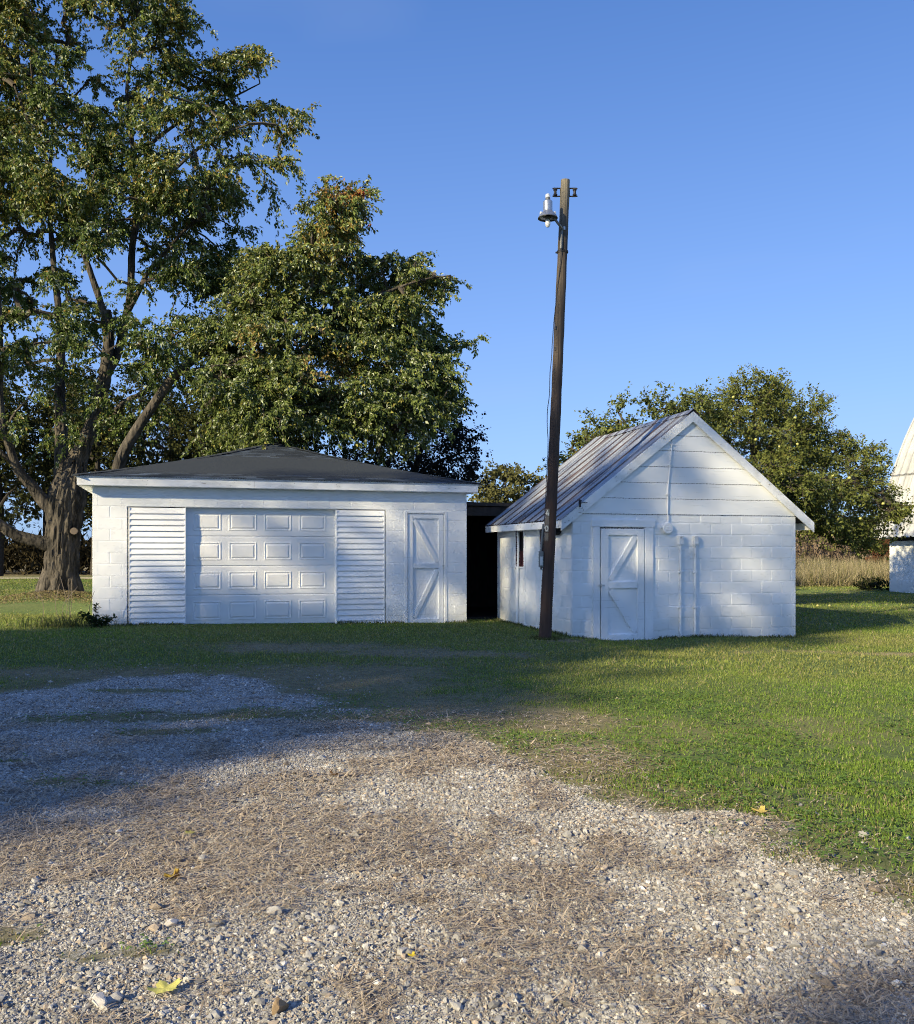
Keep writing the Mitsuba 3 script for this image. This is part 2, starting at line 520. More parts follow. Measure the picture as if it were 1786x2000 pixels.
def stones(r, d, size, base, sink=.25):
    bv, bf = np.asarray(base[0]), np.asarray(base[1])
    n, m = len(r), len(bv)
    P = W(r, d)
    P[:, 2] = ground_z(P)
    jit = rng.uniform(.55, 1.35, (n, m, 1))
    sc = size[:, None, None] * np.stack([rng.uniform(.8, 1.35, n), rng.uniform(.6, 1.0, n), rng.uniform(.42, .8, n)], -1)[:, None, :]
    v = bv[None] * jit * sc
    tilt, rot = rng.normal(0, .35, n), rng.uniform(0, 2 * np.pi, n)
    ct, st_, cr, sr = np.cos(tilt)[:, None], np.sin(tilt)[:, None], np.cos(rot)[:, None], np.sin(rot)[:, None]
    x, y, z = v[..., 0], v[..., 1] * ct - v[..., 2] * st_, v[..., 1] * st_ + v[..., 2] * ct
    v = np.stack([x * cr - y * sr, x * sr + y * cr, z], -1) + P[:, None]
    v[..., 2] += (size * .55 * (1 - 2 * sink))[:, None]
    f = (bf[None] + (np.arange(n) * m)[:, None, None]).reshape(-1, 3)
    t = np.clip(rng.beta(2.2, 2.4, n), 0, 1)[:, None]
    col = (1 - t) * np.array([.12, .115, .108]) + t * np.array([.48, .463, .438])
    wht = rng.random(n) < .028
    col[wht] = np.array([.58, .565, .545])
    tan = rng.random(n) < .16
    col[tan] *= np.array([1.08, .92, .76])
    return v.reshape(-1, 3), f, np.repeat(col, m, 0)


sv, sf, sc_, off = [], [], [], 0
for n, d0, d1, sz, base in ((9000, 2.2, 5.0, .0098, (_ico.vertices, _ico.faces)), (60000, 2.2, 4.8, .0062, _oct), (130000, 2.2, 4.8, .0042, _half), (120000, 4.8, 7.4, .0068, _half), (30000, 4.8, 7.4, .0092, _oct), (90000, 7.4, 11.6, .0105, _half)):
    r, d = scatter(n, d0, d1)
    g, dirt, sd = masks(r, d)
    straw = sst(-.04, .18, fb(r, d, .9, 3, 21) + .8 * fb(r, d, 3.8, 3, 22))
    keep = rng.random(n) < g * (1 - .66 * straw) + .02 * (sd > -.8)
    r, d = r[keep], d[keep]
    size = sz * np.exp(rng.normal(0, .36, len(r)))
    v, f, c = stones(r, d, size, base)
    sv.append(v), sf.append(f + off), sc_.append(c)
    off += len(v)
single('gravel', (np.vstack(sv), np.vstack(sf)), 'm_stone', 'loose grey crushed gravel covering the yard', None, kind='stuff', color=np.vstack(sc_))

# straw and dry needles lying between the stones
r, d = scatter(110000, 2.2, 8.5)
g, dirt, sd = masks(r, d)
straw = sst(-.04, .18, fb(r, d, .9, 3, 21) + .8 * fb(r, d, 3.8, 3, 22))
keep = rng.random(len(r)) < (g * (.02 + .95 * straw) + dirt * .25) * np.clip(6.0 / d, 0, 1.3) * .8
r, d = r[keep], d[keep]
n = len(r)
P = W(r, d)
P[:, 2] = ground_z(P) + rng.uniform(.006, .022, n)
a = rng.uniform(0, 2 * np.pi, n)
dirv = unit(np.stack([np.cos(a), np.sin(a), rng.normal(0.03, .16, n)], -1))
ln = rng.uniform(.04, .11, n)[:, None]
wd = (rng.uniform(.0012, .0024, n) * np.clip(d / 3.2, 1, 2))[:, None]
sdv = unit(np.cross(dirv, [0, 0, 1.0]))
mid = P + dirv * ln * .5 + sdv * rng.normal(0, .006, (n, 1)) + np.array([0, 0, 1]) * rng.uniform(0, .008, (n, 1))
v = np.stack([P - sdv * wd, P + sdv * wd, mid + sdv * wd, mid - sdv * wd, P + dirv * ln], 1).reshape(-1, 3)
k = np.arange(n)[:, None] * 5
f = np.stack([k + [0, 1, 2], k + [0, 2, 3], k + [3, 2, 4]], 1).reshape(-1, 3)
t = rng.random((n, 1))
col = (1 - t) * np.array([.145, .108, .076]) + t * np.array([.49, .405, .305])
single('straw', (v, f), 'm_straw', 'dry brown straw strewn over the gravel', None, kind='stuff', color=np.repeat(col, 5, 0))


# lawn
def blades(P, h, w, lean, col, segs=1):
    n = len(P)
    a = rng.uniform(0, 2 * np.pi, n)
    sd = np.stack([np.cos(a), np.sin(a), a * 0], -1)
    b = rng.uniform(0, 2 * np.pi, n)
    ld = np.stack([np.cos(b), np.sin(b), b * 0], -1)
    h, w = np.broadcast_to(h, (n,))[:, None], np.broadcast_to(w, (n,))[:, None]
    ln = (rng.uniform(.1, 1, n) * lean)[:, None]
    tip = P + np.array([0, 0, 1.0]) * h * np.sqrt(np.clip(1 - ln**2, .05, 1)) + ld * h * ln
    if segs == 1:
        v = np.stack([P - sd * w, P + sd * w, tip], 1).reshape(-1, 3)
        f = np.arange(3 * n).reshape(-1, 3)
        return v, f, np.repeat(col, 3, 0)
    mid = P + np.array([0, 0, 1.0]) * h * .55 + ld * h * ln * .3
    v = np.stack([P - sd * w, P + sd * w, mid - sd * w * .8, mid + sd * w * .8, tip], 1).reshape(-1, 3)
    k = np.arange(n)[:, None] * 5
    f = np.stack([k + [0, 1, 3], k + [0, 3, 2], k + [2, 3, 4]], 1).reshape(-1, 3)
    return v, f, np.repeat(col, 5, 0)


def lawn_color(r, d, n):
    t = rng.random((n, 1))
    big = np.clip(fb(r, d, .5, 3, 31) * 2.2 + .5 + .5 * fb(r, d, 2.3, 3, 32), 0, 1)[:, None]
    green = (1 - t) * np.array([.085, .145, .024]) + t * np.array([.235, .345, .066])
    olive = (1 - t) * np.array([.155, .160, .045]) + t * np.array([.34, .32, .125])
    far = sst(9.0, 13.5, d)[:, None] * .30
    m = np.clip(big * .60 + far - .18, 0, 1)
    c = green * (1 - m) + olive * m
    dry = rng.random(n) < .09
    c[dry] = (np.array([.40, .34, .19]) * rng.uniform(.7, 1.2, (dry.sum(), 1)))
    return c


BLDG = [(-1.75, 5.35, 16.98, 24.2), (6.02, 10.45, 13.84, 17.8), (5.3, 8.2, 17.75, 21.6)]
gv_, gf_, gc_, off = [], [], [], 0
for n, d0, d1, h, w, segs in ((150000, 3.1, 6.5, .036, .0026, 2), (170000, 6.5, 11, .038, .0040, 1), (150000, 11, 18.5, .05, .0065, 1), (160000, 18.5, 44, .06, .014, 1)):
    r, d = scatter(n, d0, d1, .60)
    g, dirt, sd = masks(r, d)
    g = np.where(d > 13, 0, g)
    clump = np.clip(.55 + 2.2 * fb(r, d, 6.0, 2, 41), .15, 1)
    keep = (rng.random(n) < np.clip((1 - g) ** 2.2 * (1 - np.where(d > 8, .68, .5) * dirt), .0, 1) * np.maximum(clump, sst(6, 12, d) * .8)) & (g < .9)
    P = W(r, d)
    for x0, x1, y0, y1 in BLDG:
        keep &= ~((P[:, 0] > x0) & (P[:, 0] < x1) & (P[:, 1] > y0) & (P[:, 1] < y1))
    keep &= np.hypot(r + 10.1, d - 23.5) > .55
    P, r, d, g, dirt = P[keep], r[keep], d[keep], g[keep], dirt[keep]
    P[:, 2] = ground_z(P) - .004
    m = len(P)
    col = lawn_color(r, d, m)
    pale = rng.random(m) < np.clip(dirt * .8 + g * .5, 0, .85)
    col[pale] = np.array([.26, .22, .12]) * rng.uniform(.6, 1.3, (pale.sum(), 1))
    hh = h * rng.uniform(.45, 1.25, m) * (1 - .5 * np.clip(g + dirt * .7, 0, 1))
    v, f, c = blades(P, hh, w * rng.uniform(.7, 1.3, m), .85, col, segs)
    gv_.append(v), gf_.append(f + off), gc_.append(c)
    off += len(v)
single('lawn_grass', (np.vstack(gv_), np.vstack(gf_)), 'm_grass', 'short mown green grass, olive and thin in places', None, kind='stuff', color=np.vstack(gc_))

# clover and broad leaved weeds in the nearer lawn
r, d = scatter(30000, 3.3, 9.5, .58)
g, dirt, sd = masks(r, d)
keep = rng.random(len(r)) < (1 - g) ** 3 * (1 - .7 * dirt) * sst(-.08, .12, fb(r, d, 1.3, 3, 51))
r, d = r[keep], d[keep]
P = W(r, d)
P[:, 2] = ground_z(P) + rng.uniform(.022, .05, len(r))
P3 = np.repeat(P, 3, 0)
n = len(P3)
a = np.repeat(rng.uniform(0, 6.28, len(P)), 3) + np.tile([0, 2.09, 4.19], len(P)) + rng.normal(0, .15, n)
D = unit(np.stack([np.cos(a), np.sin(a), rng.normal(-.05, .2, n)], -1))
L = np.repeat(rng.uniform(.010, .021, len(P)), 3)
v, f = leaves(P3, D, np.broadcast_to([0.0, 0, 1], (n, 3)), L, L * .95, .05)
t = np.repeat(rng.random((len(P), 1)), 3, 0)
col = (1 - t) * np.array([.075, .15, .035]) + t * np.array([.17, .27, .075])
single('clover', (v, f), 'm_grass', 'clover leaves growing through the lawn', None, kind='stuff', color=np.repeat(col, 4, 0))

# pale scraps of fallen leaf over the lawn
r, d = scatter(900, 12, 34, .56)
keep = ((r < -5.6) & (rng.random(900) < .85)) | (rng.random(900) < .10)
P = W(r, d)[keep]
P[:, 2] = ground_z(P) + .045
mr, md = rng.normal(MOUND[0] + .1, .85, 3000), rng.normal(MOUND[1] - .7, .85, 3000)
ok = np.hypot(mr + 10.1, md - 23.5) > .5
M_ = W(mr, md)[ok]
M_[:, 2] = ground_z(M_) + rng.uniform(.01, .05, len(M_))
P = np.vstack([P, M_])
n = len(P)
v, f = leaves(P, unit(rand_dir(n) * [1, 1, .3]), unit(rand_dir(n) * .5 + [0, 0, 1]), np.where(np.arange(n) < n - len(M_), rng.uniform(.05, .10, n), rng.uniform(.025, .055, n)), rng.uniform(.02, .05, n), .2)
col = np.array([.45, .42, .20]) * rng.uniform(.5, 1.3, (n, 1))
col[n - len(M_):] = np.array([.28, .225, .13]) * rng.uniform(.5, 1.35, (len(M_), 1))
single('leaf_litter', (v, f), 'm_fallen', 'small pale fallen leaves scattered over the lawn', None, kind='stuff', color=np.repeat(col, 4, 0))


# ------------------------------------------------------------------ block walls
def block_wall(parent, x0, x1, lines, openings, y, gap, proud, jit, off0=0.0, length=.4064, place=None, core_d=.19):
    """Courses of painted blocks on a wall facing -Y. lines: heights of the bed joints, from the top down."""
    kk = 0
    for a in range(len(lines) - 1):
        zt, zb = lines[a] - gap / 2, lines[a + 1] + gap / 2
        s = x0 - (length / 2 if a % 2 else 0) - off0
        while s < x1:
            e = s + length
            segs = [(max(s, x0), min(e, x1))]
            for ox0, ox1, oz0, oz1 in openings:
                if oz1 > zb + .04 and oz0 < zt - .04:
                    new = []
                    for u, w_ in segs:
                        if ox1 <= u or ox0 >= w_:
                            new.append((u, w_))
                        else:
                            new += [(u, ox0)] * (ox0 > u) + [(ox1, w_)] * (ox1 < w_)
                    segs = new
            for u, w_ in segs:
                g0 = 0 if abs(u - x0) < 1e-6 or any(abs(u - o[1]) < 1e-6 for o in openings) else gap / 2
                g1 = 0 if abs(w_ - x1) < 1e-6 or any(abs(w_ - o[0]) < 1e-6 for o in openings) else gap / 2
                if w_ - u - g0 - g1 > .035:
                    m = box(u + g0, w_ - g1, y - proud + rng.uniform(-jit, jit), y + .02, zb, zt, min(.004, proud * .8))
                    part(parent, 'block', place(m) if place else m, 'm_block')
            s = e


# ------------------------------------------------------------------ garage
GY0 = 17.10
G = thing('garage', 'low white block garage with a dark shingled hip roof and a wide panelled door', 'garage')
GX0, GX1, GB = -1.57, 5.264, 24.0
core = GY0 + .0055
part(G, 'wall', join(box(GX0, -1.0, core, core + .19, -.3, 2.63), box(-1.0, 3.65, core, core + .19, 2.285, 2.63), box(3.65, 4.012, core, core + .19, -.3, 2.63),
                     box(4.012, 4.868, core, core + .19, 2.262, 2.63), box(4.868, GX1, core, core + .19, -.3, 2.63),
                     box(GX0, GX0 + .2, core + .19, GB - .2, -.3, 2.63), box(GX1 - .2, GX1, core + .19, GB - .2, -.3, 2.63), box(GX0, GX1, GB - .2, GB, -.3, 2.63)), 'm_block')
glines = [2.63, 2.487] + [2.285 - .2032 * k for k in range(13)]
block_wall(G + '__wall', GX0, GX1, glines, [(-1.0, 3.65, -1, 2.284), (4.012, 4.868, -1, 2.262)], GY0 + .0055, .0065, .0055, .0018, off0=.12)

# garage door
DY = GY0 + .135
GD = part(G, 'garage_door', box(-.03, 2.72, DY + .02, DY + .05, .10, 2.285), 'm_gdoor')
zs = [.135, .690, 1.225, 1.765, 2.30]
for a in range(4):
    part(GD, 'section', box(-.02, 2.71, DY, DY + .03, zs[a] + .005, zs[a + 1] - .005, .010), 'm_gdoor')
    for x0, x1 in ((.115, .61), (.745, 1.245), (1.38, 1.88), (2.02, 2.525)):
        part(GD, 'panel', rings(x0, x1, zs[a] + .105, zs[a + 1] - .105, DY + .0005, [(0, 0), (.008, .012), (.018, .012), (.030, .0005), (.038, .0005), (.062, .015)]), 'm_gdoor')
part(G, 'threshold', box(-.02, 2.70, DY - .01, DY + .04, .085, .137), 'm_black')
part(G, 'reveal', box(-.02, -.004, GY0 + .02, DY, -.1, 2.28), 'm_board')
part(G, 'reveal', box(2.694, 2.71, GY0 + .02, DY, -.1, 2.28), 'm_board')


def siding(x0, x1, zb, zt):
    k = part(G, 'siding_panel', box(x0, x1, GY0 + .022, GY0 + .12, zb - .1, zt), 'm_vinyl')
    n = 21
    hgt = (zt - zb) / n
    for a in range(n):
        z0 = zb + a * hgt
        y_t, y_b = GY0 + .020, GY0 - .008
        v = np.array([[x, yy, zz] for x in (x0 + .014, x1 - .014) for yy, zz in ((y_b + rng.normal(0, .0008), z0), (y_b - .001, z0 + .012), (y_t, z0 + hgt - .002), (GY0 + .024, z0 + hgt - .002), (GY0 + .024, z0))])
        f = [(0, 5, 6), (0, 6, 1), (1, 6, 7), (1, 7, 2), (2, 7, 8), (2, 8, 3), (4, 3, 8), (4, 8, 9), (0, 4, 9), (0, 9, 5), (0, 1, 2), (0, 2, 3), (0, 3, 4), (5, 7, 6), (5, 8, 7), (5, 9, 8)]
        part(k, 'board', (v, np.array(f)), 'm_vinyl')
    part(G, 'corner_trim', box(x0 - .006, x0 + .016, GY0 - .006, GY0 + .13, zb - .12, zt, .003), 'm_vinyl')
    part(G, 'corner_trim', box(x1 - .016, x1 + .006, GY0 - .006, GY0 + .13, zb - .12, zt, .003), 'm_vinyl')


siding(-.97, -.012, .10, 2.268)
siding(2.706, 3.625, .08, 2.268)

# plank door on the right of the garage
SD = part(G, 'side_door', box(4.085, 4.80, GY0 + .058, GY0 + .085, .10, 2.215), 'm_board')
for x0, x1 in ((4.085, 4.185), (4.70, 4.80)):
    part(SD, 'stile', box(x0, x1, GY0 + .016, GY0 + .058, .10, 2.215, .003), 'm_board')
for z0, z1 in ((.10, .185), (1.165, 1.262), (2.125, 2.215)):
    part(SD, 'rail', box(4.187, 4.698, GY0 + .018, GY0 + .058, z0, z1, .003), 'm_board')
part(SD, 'brace', bar_xz((4.215, 2.09), (4.672, 1.285), .075, GY0 + .020, GY0 + .058), 'm_board')
part(SD, 'brace', bar_xz((4.672, 1.135), (4.215, .215), .075, GY0 + .020, GY0 + .058), 'm_board')
part(SD, 'latch', join(box(4.77, 4.875, GY0 + .004, GY0 + .018, 1.205, 1.222, .002), box(4.862, 4.872, GY0 - .012, GY0 + .012, 1.19, 1.238, .002)), 'm_galv')
for x0, x1 in ((4.014, 4.072), (4.812, 4.866)):
    part(G, 'jamb', box(x0, x1, GY0 - .012, GY0 + .10, -.1, 2.262, .003), 'm_board')
part(G, 'head_jamb', box(4.079, 4.806, GY0 - .010, GY0 + .10, 2.222, 2.262, .003), 'm_board')
part(G, 'gap_shade_sheet', box(4.08, 4.80, GY0 + .11, GY0 + .13, .0, 2.26), 'm_black')  # black sheet standing in for shade in the gaps round the door

# eaves and roof
EX0, EX1, EY0, EY1, ES, ET = -1.80, 5.43, 16.89, 24.25, 2.642, 2.79
part(G, 'soffit', box(EX0 + .02, EX1 - .02, EY0 + .02, EY1 - .02, 2.632, 2.644), 'm_board')
part(G, 'fascia', box(EX0, 1.185, EY0, EY0 + .02, ES - .008, ET, .002), 'm_trim')
part(G, 'fascia', box(1.189, EX1, EY0 + .001, EY0 + .02, ES - .008, ET, .002), 'm_trim')
part(G, 'fascia', box(EX0, EX0 + .02, EY0 + .021, EY1 - .021, ES - .007, ET - .001, .002), 'm_trim')
part(G, 'fascia', box(EX1 - .02, EX1, EY0 + .021, EY1 - .021, ES - .007, ET - .001, .002), 'm_trim')
part(G, 'fascia', box(EX0, EX1, EY1 - .02, EY1, ES - .008, ET, .002), 'm_trim')
part(G, 'drip_edge', join(box(EX0 - .018, EX1 + .018, EY0 - .018, EY0 - .004, ET - .020, ET + .012, .003), box(EX0 - .018, EX0 - .004, EY0 - .003, EY1 + .018, ET - .020, ET + .012, .003),
                          box(EX1 + .004, EX1 + .018, EY0 - .003, EY1 + .018, ET - .020, ET + .012, .003)), 'm_vinyl')
AP = np.array([1.86, 20.5, 3.84])
cor = [np.array(p) for p in ((EX0 - .03, EY0 - .03, ET + .006), (EX1 + .03, EY0 - .03, ET + .006), (EX1 + .03, EY1 + .03, ET + .006), (EX0 - .03, EY1 + .03, ET + .006))]


def on_hip(c, t):
    p = c + (AP - c) * t
    return p + np.array([0, 0, -.055 * math.sin(math.pi * min(t * 1.1, 1)) + .02 * t])


part(G, 'roof', (np.array(cor + [AP - [0, 0, .02]]) - [0, 0, .012], np.array([[0, 1, 4], [1, 2, 4], [2, 3, 4], [3, 0, 4]])), 'm_shingle_cap')
nc = 27
rv, rf, ru, k = [], [], [], 0
for s in range(4):
    a, b = cor[s], cor[(s + 1) % 4]
    for c in range(nc):
        t0, t1 = c / nc, (c + 1.05) / nc
        t1 = min(t1, .999)
        segs = 14
        for u in range(segs):
            e0, e1 = u / segs, (u + 1) / segs
            jit = .009 + rng.uniform(-.002, .003)
            q = [on_hip(a, t0) * (1 - e0) + on_hip(b, t0) * e0, on_hip(a, t0) * (1 - e1) + on_hip(b, t0) * e1, on_hip(a, t1) * (1 - e1) + on_hip(b, t1) * e1, on_hip(a, t1) * (1 - e0) + on_hip(b, t1) * e0]
            q = np.array([q[0] - [0, 0, .001], q[1] - [0, 0, .001], q[0] + [0, 0, jit], q[1] + [0, 0, jit], q[2] + [0, 0, .001], q[3] + [0, 0, .001]])
            rv.append(q)
            rf += [(k, k + 1, k + 3), (k, k + 3, k + 2), (k + 2, k + 3, k + 4), (k + 2, k + 4, k + 5)]
            dist = np.linalg.norm(q - q[0], axis=1) + e0 * 7
            x_ = [e0 * 7.2, e1 * 7.2, e0 * 7.2, e1 * 7.2, e1 * 7.2, e0 * 7.2]
            ru += [(xx * (1 - t0) + 3.6 * t0 + 11 * s, c + .5 + 40 * s) for xx in x_]
            k += 6
part(G + '__roof', 'shingle_course', (np.vstack(rv), np.array(rf)), 'm_shingle', uv=np.array(ru, float), kind='stuff')
for s in range(4):
    n = 15
    out = unit(np.cross(AP - cor[s], [0, 0, 1.0]))
    for c in range(n):
        p, q = on_hip(cor[s], c / n) + [0, 0, .028], on_hip(cor[s], min((c + 1.08) / n, 1)) + [0, 0, .018]
        m = (np.array([p - out * .09 - [0, 0, .02], p, p + out * .09 - [0, 0, .02], q - out * .09 - [0, 0, .02], q, q + out * .09 - [0, 0, .02], p - out * .09 - [0, 0, .035], p + out * .09 - [0, 0, .035]]),
             np.array([[0, 1, 4], [0, 4, 3], [1, 2, 5], [1, 5, 4], [6, 1, 0], [6, 7, 1], [7, 2, 1]]))
        part(G + '__roof', 'hip_cap', m, 'm_shingle_cap')

# ------------------------------------------------------------------ shed
SY0, SX0, SX1, SYB = 13.90, 6.10, 10.41, 17.70
SH = thing('shed', 'small white block shed with a rusty corrugated gable roof and a braced door', 'shed')
c0 = SY0 + .010
part(SH, 'wall', join(box(SX0 + .008, 6.46, c0, c0 + .19, -.35, 2.115), box(6.46, 7.57, c0, c0 + .19, 1.895, 2.115), box(7.57, SX1, c0, c0 + .19, -.35, 2.115),
                      box(SX1 - .2, SX1, c0 + .19, SYB - .2, -.35, 2.115), box(SX0 + .008, SX1, SYB - .2, SYB, -.35, 2.115),
                      box(SX0 + .008, SX0 + .198, c0 + .19, 14.86, -.35, 2.115), box(SX0 + .008, SX0 + .198, 14.86, 15.37, -.35, 1.20), box(SX0 + .008, SX0 + .198, 14.86, 15.37, 1.93, 2.115),
                      box(SX0 + .008, SX0 + .198, 15.37, 16.20, -.35, 2.115), box(SX0 + .008, SX0 + .198, 16.20, 16.63, -.35, 1.20), box(SX0 + .008, SX0 + .198, 16.20, 16.63, 1.93, 2.115),
                      box(SX0 + .008, SX0 + .198, 16.63, SYB - .2, -.35, 2.115)), 'm_block')
slines = [2.113, 1.975] + [1.775 - .2032 * k for k in range(11)]
block_wall(SH + '__wall', SX0, SX1, slines, [(6.455, 7.572, -1, 2.02)], SY0 + .010, .0115, .010, .0040, off0=.05)
block_wall(SH + '__wall', -SYB, -(SY0 + .03), slines, [(-15.37, -14.86, 1.20, 1.93), (-16.63, -16.20, 1.20, 1.93)], .008, .010, .007, .003, off0=.1, place=lambda m: swap_to_side(m, SX0))


RC = 8.31


def roof_z(x, top=3.905):
    return top - .772 * np.abs(x - RC)


# gable planks
bz = [2.118, 2.385, 2.655, 2.928, 3.205, 3.465, 3.80]
tri = Polygon([(SX0 - .02, 1.9), (SX0 - .02, roof_z(SX0 - .02) - .05), (RC, 3.855), (SX1 + .02, roof_z(SX1 + .02) - .05), (SX1 + .02, 1.9)])
GA = part(SH, 'gable', slab(tri.intersection(shapely.box(0, 2.116, 20, 9)), SY0 + .012, SY0 + .05), 'm_black')
for a in range(6):
    pl = tri.intersection(shapely.box(0, bz[a] + .004, 20, bz[a + 1] - .003))
    v, f = slab(pl, SY0 - .016, SY0 + .010)
    v[:, 1] += np.where(v[:, 1] < SY0, (v[:, 2] - bz[a]) * .022 + (v[:, 0] - RC) * rng.normal(0, .0012), 0)
    part(GA, 'plank', (v, f), 'm_board')
part(SH, 'rear_gable', slab(tri.intersection(shapely.box(0, 2.116, 20, 9)), SYB - .04, SYB), 'm_board')

# roof
RY0, RY1 = 13.825, 17.78
RXL, RXR = 5.87, 10.75
RF = part(SH, 'roof', join((np.array([[RXL + .03, RY0 + .03, roof_z(RXL + .03) - .045], [RC, RY0 + .03, roof_z(RC) - .045], [RC, RY1 - .03, roof_z(RC) - .045], [RXL + .03, RY1 - .03, roof_z(RXL + .03) - .045]]), np.array([[0, 1, 2, 3]])),
                           (np.array([[RXR - .03, RY0 + .03, roof_z(RXR - .03) - .045], [RC, RY0 + .03, roof_z(RC) - .045], [RC, RY1 - .03, roof_z(RC) - .045], [RXR - .03, RY1 - .03, roof_z(RXR - .03) - .045]]), np.array([[0, 1, 2, 3]]))), 'm_oldwood')
for side, xe in ((0, RXL), (1, RXR)):
    for a in range(6):
        y0, y1 = RY0 + a * .66, min(RY0 + (a + 1) * .66 + .012, RY1)
        ys = np.linspace(y0, y1, 42)
        prof = np.maximum(0, np.cos((ys - .2) / .1333 * 2 * np.pi)) ** 1.4 * .019 + .002 * a % .004
        xs = np.linspace(RC, xe, 9)
        X, Y = np.meshgrid(xs, ys, indexing='ij')
        sag = -.016 * np.sin((X - RC) / (xe - RC) * np.pi) - .035 * np.exp(-((Y - 16.4) / .8) ** 2) * (1 - np.abs(X - RC) / 2.5)
        Z = roof_z(X) - .012 + prof[None, :] + sag + (.004 if a % 2 else 0)
        v = np.stack([X, Y, Z], -1).reshape(-1, 3)
        i, j = np.meshgrid(np.arange(8), np.arange(41), indexing='ij')
        q = np.stack([i * 42 + j, i * 42 + j + 1, (i + 1) * 42 + j + 1, (i + 1) * 42 + j], -1).reshape(-1, 4)
        part(RF, 'sheet', (v, q), 'm_metal', smooth=40)
part(RF, 'ridge_cap', (np.array([[RC + s * .11, y, roof_z(RC + .11) + .018] if s else [RC, y, 3.93] for y in (RY0 - .01, 15.4, RY1) for s in (-1, 0, 1)]) - np.array([[0, 0, .0]] * 3 + [[0, 0, .018]] * 3 + [[0, 0, .04]] * 3),
                       np.array([[0, 1, 4, 3], [1, 2, 5, 4], [3, 4, 7, 6], [4, 5, 8, 7]])), 'm_metal')
bt, bb = .0, .175


def barge(x0, x1):
    return slab(Polygon([(x0, roof_z(x0) - .018), (x1, roof_z(x1) - .018), (x1, roof_z(x1) - .018 - bb), (x0, roof_z(x0) - .018 - bb)]), RY0 + .002, RY0 + .030)


part(SH, 'barge_board', barge(RXL + .005, RC - .002), 'm_trim', label='weathered left barge board of the gable')
part(SH, 'barge_board', barge(RC + .002, RXR - .005), 'm_trim')
part(SH, 'fascia', box(RXL - .002, RXL + .02, RY0 + .035, RY1 - .02, 1.875, roof_z(RXL) - .022, .003), 'm_trim')
part(SH, 'fascia', box(RXR - .02, RXR + .002, RY0 + .035, RY1 - .02, 1.875, roof_z(RXR) - .022, .003), 'm_trim')
for x in (RXL + .25, RXR - .22):
    for y in np.arange(RY0 + .3, RY1 - .1, .6):
        pass

# shed door
SDR = part(SH, 'door', box(6.605, 7.40, SY0 + .004, SY0 + .025, -.012, 1.872), 'm_board')
yf = SY0 - .036
for x0, x1 in ((6.605, 6.735), (7.275, 7.40)):
    part(SDR, 'stile', box(x0, x1, yf, SY0 + .004, -.012, 1.872, .003), 'm_board')
for z0, z1 in ((-.012, .105), (.875, .985), (1.765, 1.872)):
    part(SDR, 'rail', box(6.737, 7.273, yf + .002, SY0 + .004, z0, z1, .003), 'm_board')
part(SDR, 'brace', bar_xz((7.235, 1.735), (6.775, 1.02), .085, yf + .004, SY0 + .004), 'm_board')
part(SDR, 'brace', bar_xz((6.775, .845), (7.235, .14), .085, yf + .004, SY0 + .004), 'm_board')
part(SDR, 'hasp', join(box(6.555, 6.665, yf - .012, yf - .002, .915, .940, .002), tube([(6.60, yf - .025, .90), (6.60, yf - .03, .955)], .008, 6)), 'm_galv')
part(SH, 'door_jamb', box(6.458, 6.584, SY0 - .030, SY0 + .05, -.2, 1.896, .003), 'm_board')
part(SH, 'door_jamb', box(7.415, 7.570, SY0 - .030, SY0 + .05, -.2, 1.896, .003), 'm_board')
part(SH, 'door_header', box(6.435, 7.605, SY0 - .034, SY0 + .04, 1.900, 2.022, .003), 'm_board')
part(SH, 'gap_shade_sheet', box(6.57, 7.43, SY0 + .03, SY0 + .05, -.2, 1.9), 'm_black')  # black sheet as the shade seen through the shed door gaps

# pipes and electrical fittings on the shed front
for x in (8.085, 8.370):
    c = part(SH, 'conduit', tube([(x, SY0 - .030, -.1), (x + .002, SY0 - .030, .8), (x, SY0 - .030, 1.66)], .020, 10), 'm_trim', smooth=40)
    part(c, 'cap', box(x - .045, x + .045, SY0 - .075, SY0, 1.60, 1.765, .012), 'm_trim')
    part(c, 'strap', box(x - .038, x + .038, SY0 - .053, SY0 - .005, .52, .55, .003), 'm_trim')
    part(c, 'strap', box(x - .038, x + .038, SY0 - .053, SY0 - .005, 1.12, 1.15, .003), 'm_trim')
JB = part(SH, 'junction_box', lathe([(0, -.07), (.085, -.07), (.098, -.055), (.10, .0)], 20), 'm_trim', smooth=30)
jv = np.stack([join(lathe([(0, .07), (.085, .07), (.098, .055), (.10, .0)], 20))[0]], 0)[0]
jm = lathe([(0, .07), (.085, .07), (.098, .055), (.10, .0)], 20)
scene[JB] = mikit.ply((np.stack([7.83 + jm[0][:, 0], SY0 - jm[0][:, 2], 1.885 + jm[0][:, 1]], 1), jm[1]), 'm_trim', smooth=30)
part(JB, 'cover', box(7.785, 7.875, SY0 - .078, SY0 - .0705, 1.85, 1.92, .004), 'm_trim')
part(JB, 'hub', tube([(7.70, SY0 - .04, 1.895), (7.76, SY0 - .04, 1.89)], .02, 8), 'm_trim')
part(SH, 'service_cable', tube(spline([(7.835, SY0 - .034, 1.97), (7.835, SY0 - .04, 2.2), (7.85, SY0 - .034, 2.6), (7.90, SY0 - .036, 3.1), (7.93, SY0 - .030, 3.42), (7.96, SY0 - .05, 3.55)], .08), .0095, 8), 'm_trim', smooth=40)
for z, x in ((2.45, 7.842), (2.95, 7.882), (3.30, 7.920)):
    part(SH, 'cable_clip', box(x - .03, x + .03, SY0 - .046, SY0 - .014, z, z + .02, .003), 'm_trim')
